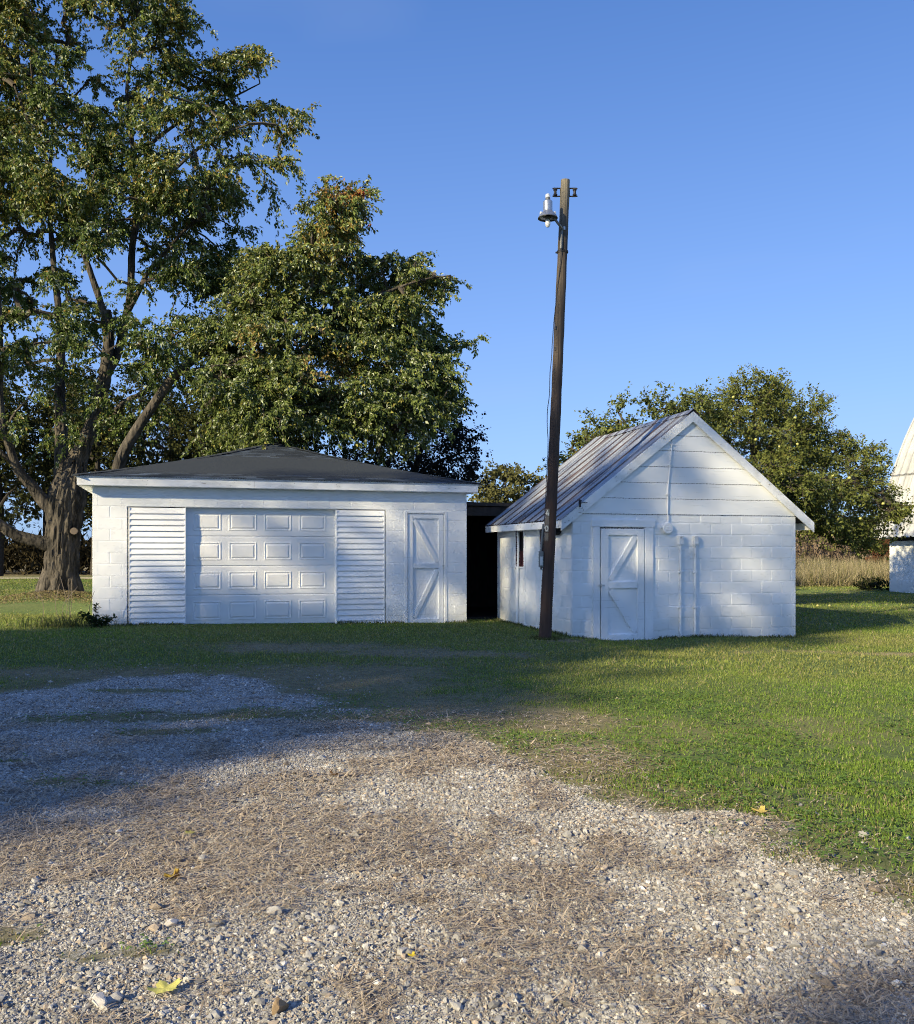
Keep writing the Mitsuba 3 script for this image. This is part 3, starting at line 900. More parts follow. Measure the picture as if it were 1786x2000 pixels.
part(SH, 'insulator', join(lathe([(0, 0), (.02, 0), (.03, .02), (.018, .035), (.03, .05), (.018, .07), (0, .075)], 10, (6.19, RY0 - .03, 2.27)), box(6.18, 6.20, RY0 - .05, RY0, 2.22, 2.27), tube([(6.21, RY0 - .03, 2.30), (6.33, RY0 - .02, 2.29)], .006, 5)), 'm_iron')

# windows, vent and downpipe on the shed's left wall
for y0, y1 in ((14.86, 15.37), (16.20, 16.63)):
    wn = part(SH, 'window', join(box(SX0 + .02, SX0 + .06, y0, y0 + .035, 1.20, 1.93), box(SX0 + .02, SX0 + .06, y1 - .035, y1, 1.20, 1.93), box(SX0 + .02, SX0 + .06, y0 + .036, y1 - .036, 1.20, 1.235), box(SX0 + .02, SX0 + .06, y0 + .036, y1 - .036, 1.895, 1.93)), 'm_red')
    part(wn, 'board', box(SX0 + .05, SX0 + .065, y0 + .036, y1 - .036, 1.236, 1.50), 'm_red')
    part(wn, 'pane', (np.array([[SX0 + .045, y0 + .036, 1.501], [SX0 + .045, y1 - .036, 1.501], [SX0 + .045, y1 - .036, 1.894], [SX0 + .045, y0 + .036, 1.894]]), np.array([[0, 1, 2, 3]])), 'm_glass')
    part(wn, 'dark_room_sheet', box(SX0 + .10, SX0 + .11, y0, y1, 1.2, 1.93), 'm_black')  # black sheet in place of the unlit room behind the pane
    part(SH, 'window_sill', box(SX0 - .03, SX0 + .05, y0 - .02, y1 + .02, 1.172, 1.197, .004), 'm_board')
part(SH, 'vent_pipe', tube([(6.035, 14.75, 1.835), (6.03, 14.36, 1.835)], .068, 24, caps=False), 'm_iron', smooth=40)
part(SH, 'vent_shade_disc', tube([(6.03, 14.40, 1.835), (6.03, 14.37, 1.835)], .064, 24), 'm_black')  # black disc standing in for the shade inside the pipe
part(SH, 'downpipe', tube(spline([(SX0 - .05, 16.35, 1.90), (SX0 - .035, 16.36, 1.5), (SX0 - .04, 16.39, 1.0), (SX0 - .035, 16.42, .4), (SX0 - .04, 16.43, .02)], .1), .022, 8), 'm_board', smooth=40)
part(SH, 'batten', box(SX0 - .02, SX0 + .005, 16.06, 16.12, .0, 1.90, .004), 'm_board')

# ------------------------------------------------------------------ lean-to between the buildings
LT = thing('lean_to', 'dark open lean-to of old boards between the garage and the shed', 'lean-to')
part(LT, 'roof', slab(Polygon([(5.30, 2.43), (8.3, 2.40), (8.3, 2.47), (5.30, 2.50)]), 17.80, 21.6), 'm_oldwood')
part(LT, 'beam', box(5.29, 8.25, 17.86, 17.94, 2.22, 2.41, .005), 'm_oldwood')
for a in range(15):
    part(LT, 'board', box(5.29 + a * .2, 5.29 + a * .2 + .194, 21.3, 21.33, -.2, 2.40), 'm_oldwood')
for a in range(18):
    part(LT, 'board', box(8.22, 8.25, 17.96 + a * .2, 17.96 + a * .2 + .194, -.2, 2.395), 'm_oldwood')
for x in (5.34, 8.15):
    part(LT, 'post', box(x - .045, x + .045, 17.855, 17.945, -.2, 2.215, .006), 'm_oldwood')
part(LT, 'floor', box(5.30, 8.2, 17.97, 21.29, -.1, .135), 'm_black')  # floor coloured black for the deep shade inside the lean-to
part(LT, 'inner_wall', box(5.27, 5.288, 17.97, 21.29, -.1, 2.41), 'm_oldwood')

# ------------------------------------------------------------------ utility pole
PB, PT = W(1.385, 14.6, -.3), W(1.735, 14.62, 7.43)
UP = thing('utility_pole', 'leaning brown wooden utility pole standing at the corner of the small shed', 'utility pole')


def on_pole(z):
    return PB + (PT - PB) * ((z + .3) / (7.43 + .3)) + W(.010 * math.sin((z + .3) / 7.7 * math.pi), 0)


prad = lambda z: .099 + (.072 - .099) * (z + .3) / 7.73
zz = np.linspace(-.3, 7.43, 90)
pv, pf = tube([on_pole(z) for z in zz], [prad(z) + .0015 * math.sin(z * 9) + .02 * math.exp(-(z + .3) * 3) for z in zz], 28)
ang = np.arctan2(pv[:, 1] - np.interp(pv[:, 2], zz, [on_pole(z)[1] for z in zz]), pv[:, 0] - np.interp(pv[:, 2], zz, [on_pole(z)[0] for z in zz]))
cen = np.stack([np.interp(pv[:, 2], zz, [on_pole(z)[k] for z in zz]) for k in (0, 1)], 1)
bump = (meshkit.fbm(np.stack([np.cos(ang) * 5, np.sin(ang) * 5, pv[:, 2] * .35], 1), 3, 4) - .5) * .12
pv[:, :2] = cen + (pv[:, :2] - cen) * (1 + bump[:, None])
part(UP, 'shaft', (pv, pf), 'm_pole', smooth=45)
RIGHT, BACK = W(1, 0), W(0, -1)       # towards the right and towards the viewer
for s in (-1, 1):
    c = on_pole(7.235) + s * RIGHT * .155
    e = on_pole(7.235) + s * RIGHT * prad(7.2) * .9
    cl = part(UP, 'insulator', lathe([(0, -.055), (.028, -.055), (.036, -.04), (.022, -.02), (.022, .02), (.036, .04), (.028, .055), (0, .055)], 14, c), 'm_iron', smooth=30)
    part(cl, 'clevis', join(tube(spline([e + [0, 0, .062], c + [0, 0, .066], c + s * RIGHT * .045 + [0, 0, .06]], .03), .011, 6), tube(spline([e - [0, 0, .062], c - [0, 0, .066], c + s * RIGHT * .045 - [0, 0, .06]], .03), .011, 6), tube([e - [0, 0, .065], e + [0, 0, .065]], .014, 6)), 'm_iron')
for z in (6.27,):
    ring = [on_pole(z) + (prad(z) + .006) * (math.cos(a) * RIGHT + math.sin(a) * BACK) for a in np.linspace(0, 2 * np.pi, 25)]
    part(UP, 'band', join(tube(ring, .011, 6, caps=False), tube(np.array(ring) + [0, 0, .02], .010, 6, caps=False), tube([ring[12] - RIGHT * .03, ring[12]], .014, 6)), 'm_iron')
cw = spline([on_pole(6.62) - RIGHT * .03 + BACK * .085, on_pole(6.45) - RIGHT * .035 + BACK * .088, on_pole(6.28) - RIGHT * .03 + BACK * .1, on_pole(5.85) - RIGHT * .05 + BACK * .075, on_pole(5.3) - RIGHT * .085 + BACK * .02, on_pole(4.9) - RIGHT * .10, on_pole(4.55) - RIGHT * .105,
             on_pole(4.35) - RIGHT * .118, on_pole(4.0) - RIGHT * .112, on_pole(3.75) - RIGHT * .132, on_pole(3.5) - RIGHT * .125, on_pole(3.2) - RIGHT * .098, on_pole(2.6) - RIGHT * .098, on_pole(1.75) - RIGHT * .10], .06)
part(UP, 'cable', tube(cw, .006, 6), 'm_wire')
for z, a_ in ((4.72, .5), (5.05, .0), (4.36, -.5)):
    p = on_pole(z) + prad(z) * (-RIGHT * math.cos(a_) * .7 + BACK * .7)
    part(UP, 'staple', box(p[0] - .014, p[0] + .014, p[1] - .014, p[1] + .014, z - .03, z + .03, .004), 'm_iron')
# number plates nailed one above the other on the pole
nd = unit(-RIGHT * .62 + BACK * .78)
nu = np.array([0, 0, 1.0])
nrt = np.cross(nd, nu) * -1


def on_face(m, z, k=.004):
    v, f = join(m)
    o = on_pole(z) + nd * (prad(z) + k)
    return o + v[:, :1] * nrt + v[:, 1:2] * nu + v[:, 2:3] * nd, f


for ch, z, mt in (('4', 2.065, 'm_num'), ('0', 1.94, 'm_numdim'), ('0', 1.815, 'm_num'), ('I', 1.68, 'm_numdim')):
    t = meshkit.text_mesh(ch, .085, .004, bold=True)
    t.vertices[:, 0] -= t.vertices[:, 0].mean()
    part(UP, 'numeral', on_face(t, z, .007), mt, label={'4': 'pale metal numeral 4', '0': 'metal numeral 0', 'I': 'dull blank metal tag'}[ch])
    part(UP, 'number_tag', on_face(box(-.036, .036, -.018, .104, -.002, .001, .001), z, .005), 'm_numdim')

YL = thing('yard_lamp', 'grey metal yard lamp with a white bulb hung from the top of the pole', 'lamp')
lc = W((1070.5 - 893) / FL * 14.35, 14.35, 0)
lz = lambda py: EYE + (HZ - py) / FL * 14.35
LO = np.array([lc[0], lc[1], 0])
lathe_at = lambda prof, n=24: lathe(prof, n, LO)
part(YL, 'housing', lathe_at([(.044, lz(391)), (.06, lz(392)), (.071, lz(394)), (.072, lz(411)), (.076, lz(413)), (.108, lz(416.5)), (.132, lz(420)), (.153, lz(424.8)), (.150, lz(425.4)), (.06, lz(421))]), 'm_galv', smooth=35)
part(YL, 'neck', lathe_at([(.036, lz(386)), (.038, lz(392))], 16), 'm_greymetal', smooth=35)
part(YL, 'photocell', lathe_at([(0, lz(378.8)), (.028, lz(379)), (.036, lz(380.5)), (.038, lz(386)), (0, lz(386.2))], 18), 'm_paleplastic', smooth=35)
part(YL, 'reflector', lathe_at([(.146, lz(425.6)), (.156, lz(425.8)), (.157, lz(426.6)), (.148, lz(426.2)), (.11, lz(422.8)), (.05, lz(421.6))], 28), 'm_refl_in', smooth=35)
part(YL, 'socket', lathe_at([(0, lz(424)), (.036, lz(424)), (.036, lz(430)), (0, lz(430))], 16), 'm_greymetal', smooth=35)
bv = lathe_at([(0, lz(429)), (.034, lz(429.5)), (.040, lz(433)), (.042, lz(437)), (.034, lz(441)), (.018, lz(443.5)), (0, lz(444))], 18)
part(YL, 'bulb', bv, 'm_bulb', smooth=60)
for s in (-1, 1):
    p = LO + RIGHT * s * .108 + [0, 0, lz(417)]
    part(YL, 'clip', box(p[0] - .016, p[0] + .016, p[1] - .016, p[1] + .016, p[2] - .03, p[2] + .03, .005), 'm_paleplastic')
part(YL, 'arm', tube(spline([LO + RIGHT * .09 + [0, 0, lz(424)], LO + RIGHT * .16 + [0, 0, lz(436)], on_pole(6.62) - RIGHT * .035 + BACK * .09, on_pole(6.5) - RIGHT * .035 + BACK * .09, on_pole(6.3) - RIGHT * .035 + BACK * .10], .04), .021, 10), 'm_greymetal', smooth=40)
part(YL, 'bolt', box(*(lambda p: (p[0] - .016, p[0] + .016, p[1] - .016, p[1] + .016, p[2] - .03, p[2] + .03))(on_pole(6.63) + BACK * .085 + RIGHT * .0), .005), 'm_galv')

EB = thing('meter_box', 'narrow grey electrical box fixed to the left side of the wooden pole', 'electrical box')
ep = on_pole(1.37) - RIGHT * (prad(1.3) + .03)


def obox(c, hx, hy, hz, b):
    v, f = box(-hx, hx, -hy, hy, -hz, hz, b)
    return c + v[:, :1] * RIGHT + v[:, 1:2] * BACK + v[:, 2:3] * np.array([0, 0, 1.0]), f


part(EB, 'case', obox(ep, .035, .06, .125, .006), 'm_greymetal')
part(EB, 'cover', obox(ep + BACK * .063 - [0, 0, .03], .022, .004, .07, .002), 'm_galv')
part(EB, 'hub', tube([ep - [0, 0, .12], ep - [0, 0, .17]], .016, 8), 'm_greymetal')
part(EB, 'mast', tube([ep + [0, 0, .12], on_pole(1.93) - RIGHT * (prad(1.9) + .022)], .018, 8), 'm_greymetal')

# ------------------------------------------------------------------ barn
BN = thing('barn', 'white barn with a curved ribbed metal roof cut off at the right edge', 'barn')
BX, BY0, BY1, BWD = 24.7, 14.0, 27.6, 11.0
part(BN, 'wall', join(box(BX, BX + .2, BY0, BY1, -.3, 1.86), box(BX + BWD - .2, BX + BWD, BY0, BY1, -.3, 1.86), box(BX + .2, BX + BWD - .2, BY1 - .2, BY1, -.3, 2.2), box(BX + .2, BX + BWD - .2, BY0, BY0 + .2, -.3, 2.2)), 'm_block')
part(BN, 'soffit_shade_strip', box(BX + .03, BX + .18, BY0, BY1, 1.86, 2.08), 'm_black')  # black strip standing in for the shade of the open soffit
# the arch: flared at the eave, steep, then rounding to the ridge
ax = np.array([-.62, -.30, .0, .30, .62, 1.05, 1.65, 2.45, 3.45, 4.5, 5.5])
az = np.array([1.98, 2.42, 3.10, 3.95, 4.80, 5.75, 6.8, 7.8, 8.6, 9.1, 9.3])
arc = spline(np.stack([ax, az, ax * 0], 1), .18)
by = np.arange(BY0 - .3, BY1 + .451, .055)
prof = np.where(np.abs(((by / .33) % 1) - .5) < .16, .07, 0.0)
tn = np.gradient(arc[:, :2], axis=0)
tn = unit(np.stack([-tn[:, 1], tn[:, 0]], 1))
rib = arc[:, None, :2] + tn[:, None] * prof[None, :, None]
v = np.stack([BX + rib[..., 0], np.broadcast_to(by, rib.shape[:2]), rib[..., 1]], -1)
nb = len(by)
i, j = np.meshgrid(np.arange(len(arc) - 1), np.arange(nb - 1), indexing='ij')
q = np.stack([i * nb + j, (i + 1) * nb + j, (i + 1) * nb + j + 1, i * nb + j + 1], -1).reshape(-1, 4)
cut = int(np.argmin(np.abs(arc[:, 1] - 4.3)))
up_ = (i >= cut).ravel()
lap = v.copy()
lap[cut, :, 0] -= .03
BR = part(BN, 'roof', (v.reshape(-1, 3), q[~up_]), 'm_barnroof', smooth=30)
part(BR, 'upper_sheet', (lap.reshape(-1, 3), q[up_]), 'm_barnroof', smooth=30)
vm = v.copy()
vm[..., 0] = 2 * (BX + 5.5) - vm[..., 0]
part(BR, 'far_slope', (vm.reshape(-1, 3), q), 'm_barnroof', smooth=30)
gp_ = Polygon(np.vstack([np.stack([BX + arc[:, 0] + .08, arc[:, 1] - .05], 1), np.stack([BX + 11 - arc[::-1, 0] - .08, arc[::-1, 1] - .05], 1)]))
part(BN, 'gable_wall', slab(gp_, BY1 - .1, BY1 - .02), 'm_board')
part(BN, 'gable_wall', slab(gp_, BY0 + .02, BY0 + .1), 'm_board')


# ------------------------------------------------------------------ trees
def limb_mesh(pts, radii, sides=14, step=.09, bark=.10, seed=0, ridge=0.0):
    """A tapering, ridged limb through pts (world)."""
    a = spline(np.column_stack([pts, radii]), step)
    v, f = tube(a[:, :3], np.maximum(a[:, 3], .006), sides)
    n = len(a)
    c = np.vstack([np.repeat(a[:, :3], sides, 0), a[:1, :3], a[-1:, :3]])
    o = v - c
    un = unit(o)
    w = meshkit.fbm(np.column_stack([un[:, :2] * 4.5 + un[:, 2:] * 1.5, c[:, 2] * .8]) + seed, 3, seed) - .5
    o = o * (1 + bark * 2.4 * w[:, None])
    if ridge:
        e = np.abs(meshkit.fbm(np.column_stack([un[:, :2] * 11, c[:, 2] * 1.7 + un[:, 0] * 1.1]) + seed, 2, seed + 7) - .5) * 4
        o = o + un * ((np.clip(e, 0, 1) - .5) * ridge * np.clip(np.linalg.norm(o, axis=1) / .3, 0, 1))[:, None]
    return c + o, f


def lobe_points(outline, holes, d0, thick, n, g, round_px=150, limbs=None, clear=26, bare_from=440, clump=0, tuft=1.0, tips=(), axis=None, void=.36):
    """n points filling a crown: the outline as surveyed at distance d0 gives its spread and height, its depth swells inwards."""
    poly = Polygon(outline)
    hp = [Polygon(h) for h in holes]
    x0, y0, x1, y1 = poly.bounds
    px, py = g.uniform(x0, x1, n * 6), g.uniform(y0, y1, n * 6)
    pts = shapely.points(px, py)
    ok = shapely.contains(poly, pts)
    px, py, pts = px[ok], py[ok], pts[ok]
    dist = shapely.distance(poly.boundary, pts)
    dep = g.uniform(-1, 1, len(px)) * thick * np.sqrt(np.clip(dist / round_px, .03, 1))
    for h in hp:
        ins = shapely.contains(h, pts)
        keep = ~ins | (g.random(len(px)) < .04)
        px, py, pts, dep = px[keep], py[keep], pts[keep], dep[keep]
    P = at(px, py, d0 + dep)
    if limbs is not None:                            # the inside of the crown, round the big limbs, is nearly bare
        ld = shapely.distance(shapely.MultiLineString([l for l in limbs]), shapely.points(px, py))
        keep = ~((ld < clear) & (dep < .9) & (py > bare_from)) | (g.random(len(px)) < .10)
        P = P[keep]
    nz = meshkit.fbm(P * .75, 3, 9)
    P = P[(nz > .37) & (meshkit.fbm(P * .42 + 3, 2, 19) > void)]
    if clump:                                        # foliage stands in separate tufts, flatter than wide
        c = P[:n // clump]
        P = np.repeat(c, clump, 0)
        P = P + rand_dir(len(P), g) * (g.random(len(P)) ** .45)[:, None] * np.repeat(g.uniform(.65, 1.25, len(c)), clump)[:, None] * np.array([.36, .36, .20]) * tuft
        if axis is not None:                         # each tuft is a bough that runs outwards and sags
            a0 = at(axis[0], axis[1], d0)
            o = c - a0
            o[:, 2] *= .45
            o = unit(unit(o) + rand_dir(len(c), g) * .45)
            t = g.uniform(-1, 1, len(P))
            ln = np.repeat(g.uniform(.5, 1.1, len(c)), clump) * tuft
            P = P + np.repeat(o, clump, 0) * (t * ln)[:, None] - np.array([0, 0, 1.0]) * (.28 * ln * np.clip(t, 0, 1) ** 2)[:, None]
    P = P[:n]
    r_, d_ = rd(P)
    qx, qy = 893 + FL * r_ / d_, HZ - FL * (P[:, 2] - EYE) / d_
    qp = shapely.points(qx, qy)
    keep = shapely.contains(poly.buffer(5), qp)
    for h in hp:
        keep &= ~shapely.contains(h.buffer(-4), qp) | (g.random(len(P)) < .05)
    P = P[keep]
    for line in tips:                                # shoots that reach out of the crown
        a = np.array(line, float)
        t = np.linspace(0, 1, 9)[:, None]
        q = a[0] * (1 - t) + a[1] * t
        P = np.vstack([P, at(q[:, 0] + g.normal(0, 3, 9), q[:, 1] + g.normal(0, 4, 9), d0 + g.normal(0, .12, 9))])
    return P


def connect(limbs, centers):
    """A branch skeleton: each foliage centre joins the nearest branch already there. -> nodes, parents, index of each centre's node, joint it left from."""
    nodes, par, order = [], [], []
    for l in limbs:
        a = spline(l, .25)
        for k, p in enumerate(a):
            nodes.append(p[:3])
            par.append(len(nodes) - 2 if k else -1)
    nodes = list(nodes)
    nl = len(nodes)
    d0 = cKDTree(np.array(nodes)).query(centers)[0]
    arr = np.zeros((nl + 2 * len(centers), 3))
    arr[:nl] = nodes
    m = nl
    P = list(par)
    idx = np.zeros(len(centers), int)
    for c in np.argsort(d0):
        p = centers[c]
        dd = arr[:m] - p
        dist = np.sqrt((dd**2).sum(1)) + .25 * np.clip(dd[:, 2], 0, None)
        b = int(dist.argmin())
        mid = (arr[b] + p) / 2 + np.array([0, 0, .07 * dist[b]]) + rng.normal(0, .05 * min(dist[b], 1), 3)
        arr[m], arr[m + 1] = mid, p
        P += [b, m]
        idx[c] = m + 1
        m += 2
    return arr[:m], np.array(P), idx, nl


def twigs(nodes, par, nl, r0=.0055, rmax=.07):
    cnt = np.zeros(len(nodes))
    cnt[nl:] = .5
    for k in range(len(nodes) - 1, nl - 1, -1):
        cnt[par[k]] += cnt[k]
    rad = np.clip(r0 * np.sqrt(cnt + .3) ** 1.05, .004, rmax)
    k = np.arange(nl, len(nodes))
    a, b = nodes[par[k]], nodes[k]
    ra, rb = np.minimum(rad[par[k]], rad[k] * 1.25), rad[k]
    t = unit(b - a)
    s = unit(np.cross(t, [0.3, 0.2, 1.0]))
    u = np.cross(t, s)
    ring = [(math.cos(x), math.sin(x)) for x in (0, 1.571, 3.142, 4.712)]
    v = np.stack([a + ra[:, None] * (x * s + y * u) for x, y in ring] + [b + rb[:, None] * (x * s + y * u) for x, y in ring], 1).reshape(-1, 3)
    q = np.array([[0, 1, 5, 4], [1, 2, 6, 5], [2, 3, 7, 6], [3, 0, 4, 7]])
    f = (q[None] + (np.arange(len(k)) * 8)[:, None, None]).reshape(-1, 4)
    return v, f


def sprays(nodes, par, idx, per, length, lsize, g, droop=.55, spread=.5):
    """Leaves along a drooping spray at each branch end. -> P, D, N, size, spray number."""
    c = nodes[idx]
    out = unit(c - nodes[par[par[idx]]]) * .8 + rand_dir(len(c), g) * .55
    out[:, 2] = out[:, 2] * .6 - droop * .25
    out = unit(out)
    k = np.repeat(np.arange(len(c)), per)
    t = g.uniform(-.35, 1, len(k))[:, None]
    ln = (length * g.uniform(.6, 1.3, len(c)))[k][:, None]
    P = c[k] + out[k] * t * ln + np.array([0, 0, -1.0]) * droop * ln * .35 * np.clip(t, 0, 1) ** 2 + rand_dir(len(k), g) * (g.uniform(.02, .17, len(k)) * length / .6 * spread * 2)[:, None]
    D = unit(out[k] * .6 + rand_dir(len(k), g) * .75 + np.array([0, 0, -.55 * droop - .15]))
    N = unit(rand_dir(len(k), g) * .75 + np.array([0, 0, .55]) + np.asarray(SUN) * .35)
    return P, D, N, lsize * g.uniform(.65, 1.25, len(k)), k


def tint(n, k, g, dark, light, accents=()):
    """Leaf colours: each spray has its own tone, each leaf varies around it; accents are (chance per spray array or float, colour)."""
    ns = k.max() + 1
    t = np.clip(g.beta(1.6, 1.9, ns)[k] * .7 + g.random(n) * .3, 0, 1)[:, None]
    col = (1 - t) * np.asarray(dark) + t * np.asarray(light)
    for chance, c in accents:
        ch = np.broadcast_to(chance, (n,))
        on = g.random(n) < ch
        col[on] = np.asarray(c) * g.uniform(.7, 1.25, (on.sum(), 1))
    return col


def make_crown(key, limbs, centers, per, length, lsize, dark, light, accents_fn=None, aspect=.78, droop=.55, g=None, twig_r=.0055, bark='m_twig', rmax=.07, spread=.5):
    g = g or np.random.default_rng(5)
    nodes, par, idx, nl = connect(limbs, centers)
    part(key, 'branches', twigs(nodes, par, nl, twig_r, rmax), bark, kind='stuff')
    P, D, N, L, k = sprays(nodes, par, idx, per, length, lsize, g, droop, spread)
    col = tint(len(P), k, g, dark, light, accents_fn(P, k, g) if accents_fn else ())
    v, f = leaves(P, D, N, L, L * aspect)
    part(key, 'crown', (v, f), 'm_leaf', color=np.repeat(col, 4, 0))


# --- the big maple on the left
D1 = 23.5
MT = thing('maple_tree', 'big old maple with a thick ridged trunk left of the garage', 'tree')


def path(rows, d0=D1):
    """rows (px, py, thickness px, depth offset) -> points, radii."""
    a = np.array(rows, float)
    return at(a[:, 0], a[:, 1], d0) + a[:, 3:4] * W(0, 1), a[:, 2] / FL * d0 / 2


LIMBS1 = [
    [(116, 1178, 96, 0), (117, 1160, 78, 0), (119, 1130, 68, 0), (121, 1080, 62, 0), (124, 1030, 62, 0), (128, 985, 68, 0), (134, 955, 66, 0), (140, 925, 50, .05), (147, 895, 34, .1), (153, 870, 20, .1)],
    [(132, 1015, 44, .1), (102, 990, 36, -.15), (76, 950, 27, -.4), (55, 918, 22, -.6), (40, 862, 19, -.7), (30, 800, 18, -.8), (34, 720, 17, -.9), (36, 640, 15, -1), (26, 520, 12, -1), (10, 400, 9, -1.1), (0, 300, 6, -1.2)],
    [(122, 1010, 46, .0), (117, 950, 38, .1), (110, 890, 33, .3), (103, 820, 30, .5), (97, 760, 25, .6), (92, 690, 22, .8), (86, 600, 18, .9), (70, 480, 14, 1.0), (60, 360, 10, 1.1), (62, 200, 7, 1.2), (70, 60, 4, 1.2)],
    [(132, 1000, 54, 0), (144, 925, 47, .1), (160, 870, 40, .1), (182, 806, 34, .2), (196, 730, 31, .3), (204, 650, 26, .3), (200, 600, 20, .3)],
    [(203, 640, 20, .3), (188, 585, 17, .3), (168, 520, 15, .2), (152, 470, 13, .1), (136, 415, 12, 0), (118, 360, 10, -.2), (100, 320, 9, -.3), (72, 250, 7, -.5), (50, 190, 5, -.6)],
    [(198, 730, 24, .3), (216, 680, 22, .5), (228, 618, 21, .6), (238, 560, 18, .6), (242, 470, 17, .6), (254, 405, 15, .5), (250, 330, 13, .5), (243, 240, 10, .5), (237, 160, 8, .4), (250, 70, 5, .4), (262, -40, 3, .4)],
    [(232, 600, 14, .6), (262, 565, 13, .3), (287, 535, 11, .0), (330, 505, 9, -.4), (380, 470, 7, -.8), (430, 440, 5, -1)],
    [(252, 410, 11, .5), (290, 380, 10, .3), (322, 352, 9, .0), (370, 320, 8, -.3), (430, 290, 6, -.6), (500, 270, 4, -.8)],
    [(246, 300, 10, .5), (290, 240, 9, .8), (350, 190, 7, 1), (430, 150, 5, 1.1), (490, 120, 3, 1.1)],
    [(215, 800, 16, .3), (250, 782, 14, .0), (290, 768, 11, -.3), (330, 740, 8, -.7), (380, 700, 6, -1)],
    [(124, 1072, 48, .0), (84, 1058, 31, -.3), (50, 1046, 27, -.5), (25, 1025, 24, -.7), (0, 998, 22, -1), (-40, 960, 19, -1.3), (-90, 900, 15, -1.6), (-130, 800, 10, -1.9)],
    [(60, 925, 12, -.5), (10, 860, 10, -1), (-50, 760, 8, -1.4), (-110, 640, 6, -1.6)],
    [(30, 720, 12, -.9), (-20, 600, 9, -1.3), (-80, 450, 7, -1.6), (-130, 300, 5, -1.6)],
]
lims, ms = [], []
for n_, rows in enumerate(LIMBS1):
    p, r_ = path(rows)
    r_ = r_ * (1 if n_ == 0 else .78)
    lims.append(p)
    ms.append(limb_mesh(p, r_, 84 if n_ == 0 else 40 if n_ in (2, 3, 10) else 16, .035 if n_ == 0 else .07, .07, n_, .075 if n_ == 0 else .045))
part(MT, 'trunk', join(*ms), 'm_bark', smooth=55)
sp_ = at(143, 1040, D1) + W(.04, -.12)
part(MT, 'limb_stub', limb_mesh(np.array([at(128, 1050, D1), sp_, sp_ + W(.10, -.17, .03)]), [.16, .12, .10], 14, .05, .05, 3), 'm_bark', smooth=50)
se = sp_ + W(.10, -.17, .03)
du = unit(W(.10, -.17, .03))
part(MT + '__limb_stub', 'sawn_face', tube([se - du * .01, se + du * .012], [.088, .085], 18), 'm_cut')
# root flare
roots = []
for a_ in np.linspace(0, 2 * np.pi, 9)[:-1]:
    b0 = at(117, 1140, D1)
    o = np.array([math.cos(a_), math.sin(a_), 0])
    roots.append(limb_mesh(np.array([b0 + o * .26 + [0, 0, .28], b0 + o * .42 + [0, 0, -.10], b0 + o * .56 + [0, 0, -.36]]), [.17, .15, .07], 14, .07, .08, int(a_ * 9)))
part(MT, 'root_flare', join(*roots), 'm_bark', smooth=55)

g1 = np.random.default_rng(21)
OUT1 = [(-190, -150), (300, -130), (345, -10), (355, 30), (382, 40), (392, 48), (360, 66), (372, 120), (352, 128), (378, 132), (400, 150), (420, 118), (452, 104), (500, 95), (512, 92), (505, 122), (470, 150), (440, 172), (470, 185), (520, 192), (560, 202), (596, 222), (588, 262), (575, 285), (582, 320),
        (556, 330), (520, 322), (535, 360), (545, 408), (520, 396), (500, 352), (470, 345), (462, 378), (478, 395), (470, 420), (488, 450), (468, 446), (452, 470), (470, 500), (450, 545), (420, 565), (380, 552), (350, 560), (400, 600), (410, 640), (390, 700), (350, 760), (310, 830), (250, 850), (220, 800), (225, 830), (180, 868),
        (130, 870), (60, 880), (-60, 900), (-190, 880)]
HOLES1 = [[(190, 545), (225, 545), (222, 590), (200, 615), (188, 590)], [(150, 690), (178, 700), (180, 745), (150, 740), (140, 710)], [(215, 640), (240, 650), (270, 640), (275, 670), (230, 672)], [(270, 560), (300, 570), (345, 555), (380, 580), (345, 592), (290, 590)],
          [(60, 690), (92, 700), (90, 730), (66, 720)], [(210, 760), (250, 765), (235, 782), (210, 778)], [(355, 140), (395, 160), (380, 180), (345, 160)], [(105, 215), (150, 225), (140, 245), (110, 240)], [(230, 395), (262, 380), (266, 420), (240, 440)], [(330, 330), (372, 345), (350, 370), (335, 350)],
          [(150, 480), (165, 500), (160, 540), (143, 520)], [(105, 740), (125, 760), (118, 800), (104, 780)], [(196, 200), (215, 210), (208, 250), (194, 240)]]
TIPS1 = [[(420, 152), (502, 118)], [(470, 150), (500, 98)], [(430, 120), (512, 92)], [(520, 205), (597, 220)], [(540, 260), (590, 250)], [(512, 340), (543, 410)], [(440, 445), (488, 450)], [(350, 45), (394, 48)], [(430, 130), (455, 100)], [(540, 300), (582, 322)], [(345, 20), (352, -10)], [(360, 120), (384, 132)], [(470, 400), (450, 370)]]
cen1 = lobe_points(OUT1, HOLES1, D1, 2.7, 7000, g1, clump=18, tuft=.88, axis=(150, 560), tips=TIPS1, limbs=[[(q[0], q[1]) for q in l] for l in LIMBS1[1:10]])


def acc1(P, k, g):
    r, d = rd(P)
    z = P[:, 2]
    top = sst(8.0, 13.0, z + 1.2 * (meshkit.fbm(P * .7, 2, 3) - .5) * 4)  # more yellow leaves near the top: autumn tone and sunlit look in colour
    tip = np.clip(top, 0, 1) * sst(.35, .6, meshkit.fbm(P * .9, 3, 8))
    return [(.06 + .42 * tip, (.29, .275, .080)), (.13, (.46, .50, .36)), (.01 + .05 * tip, (.30, .19, .06))]


make_crown(MT, lims, cen1, 44, .42, .095, (.024, .046, .016), (.200, .262, .078), acc1, aspect=.56, droop=.8, g=g1, spread=.36)

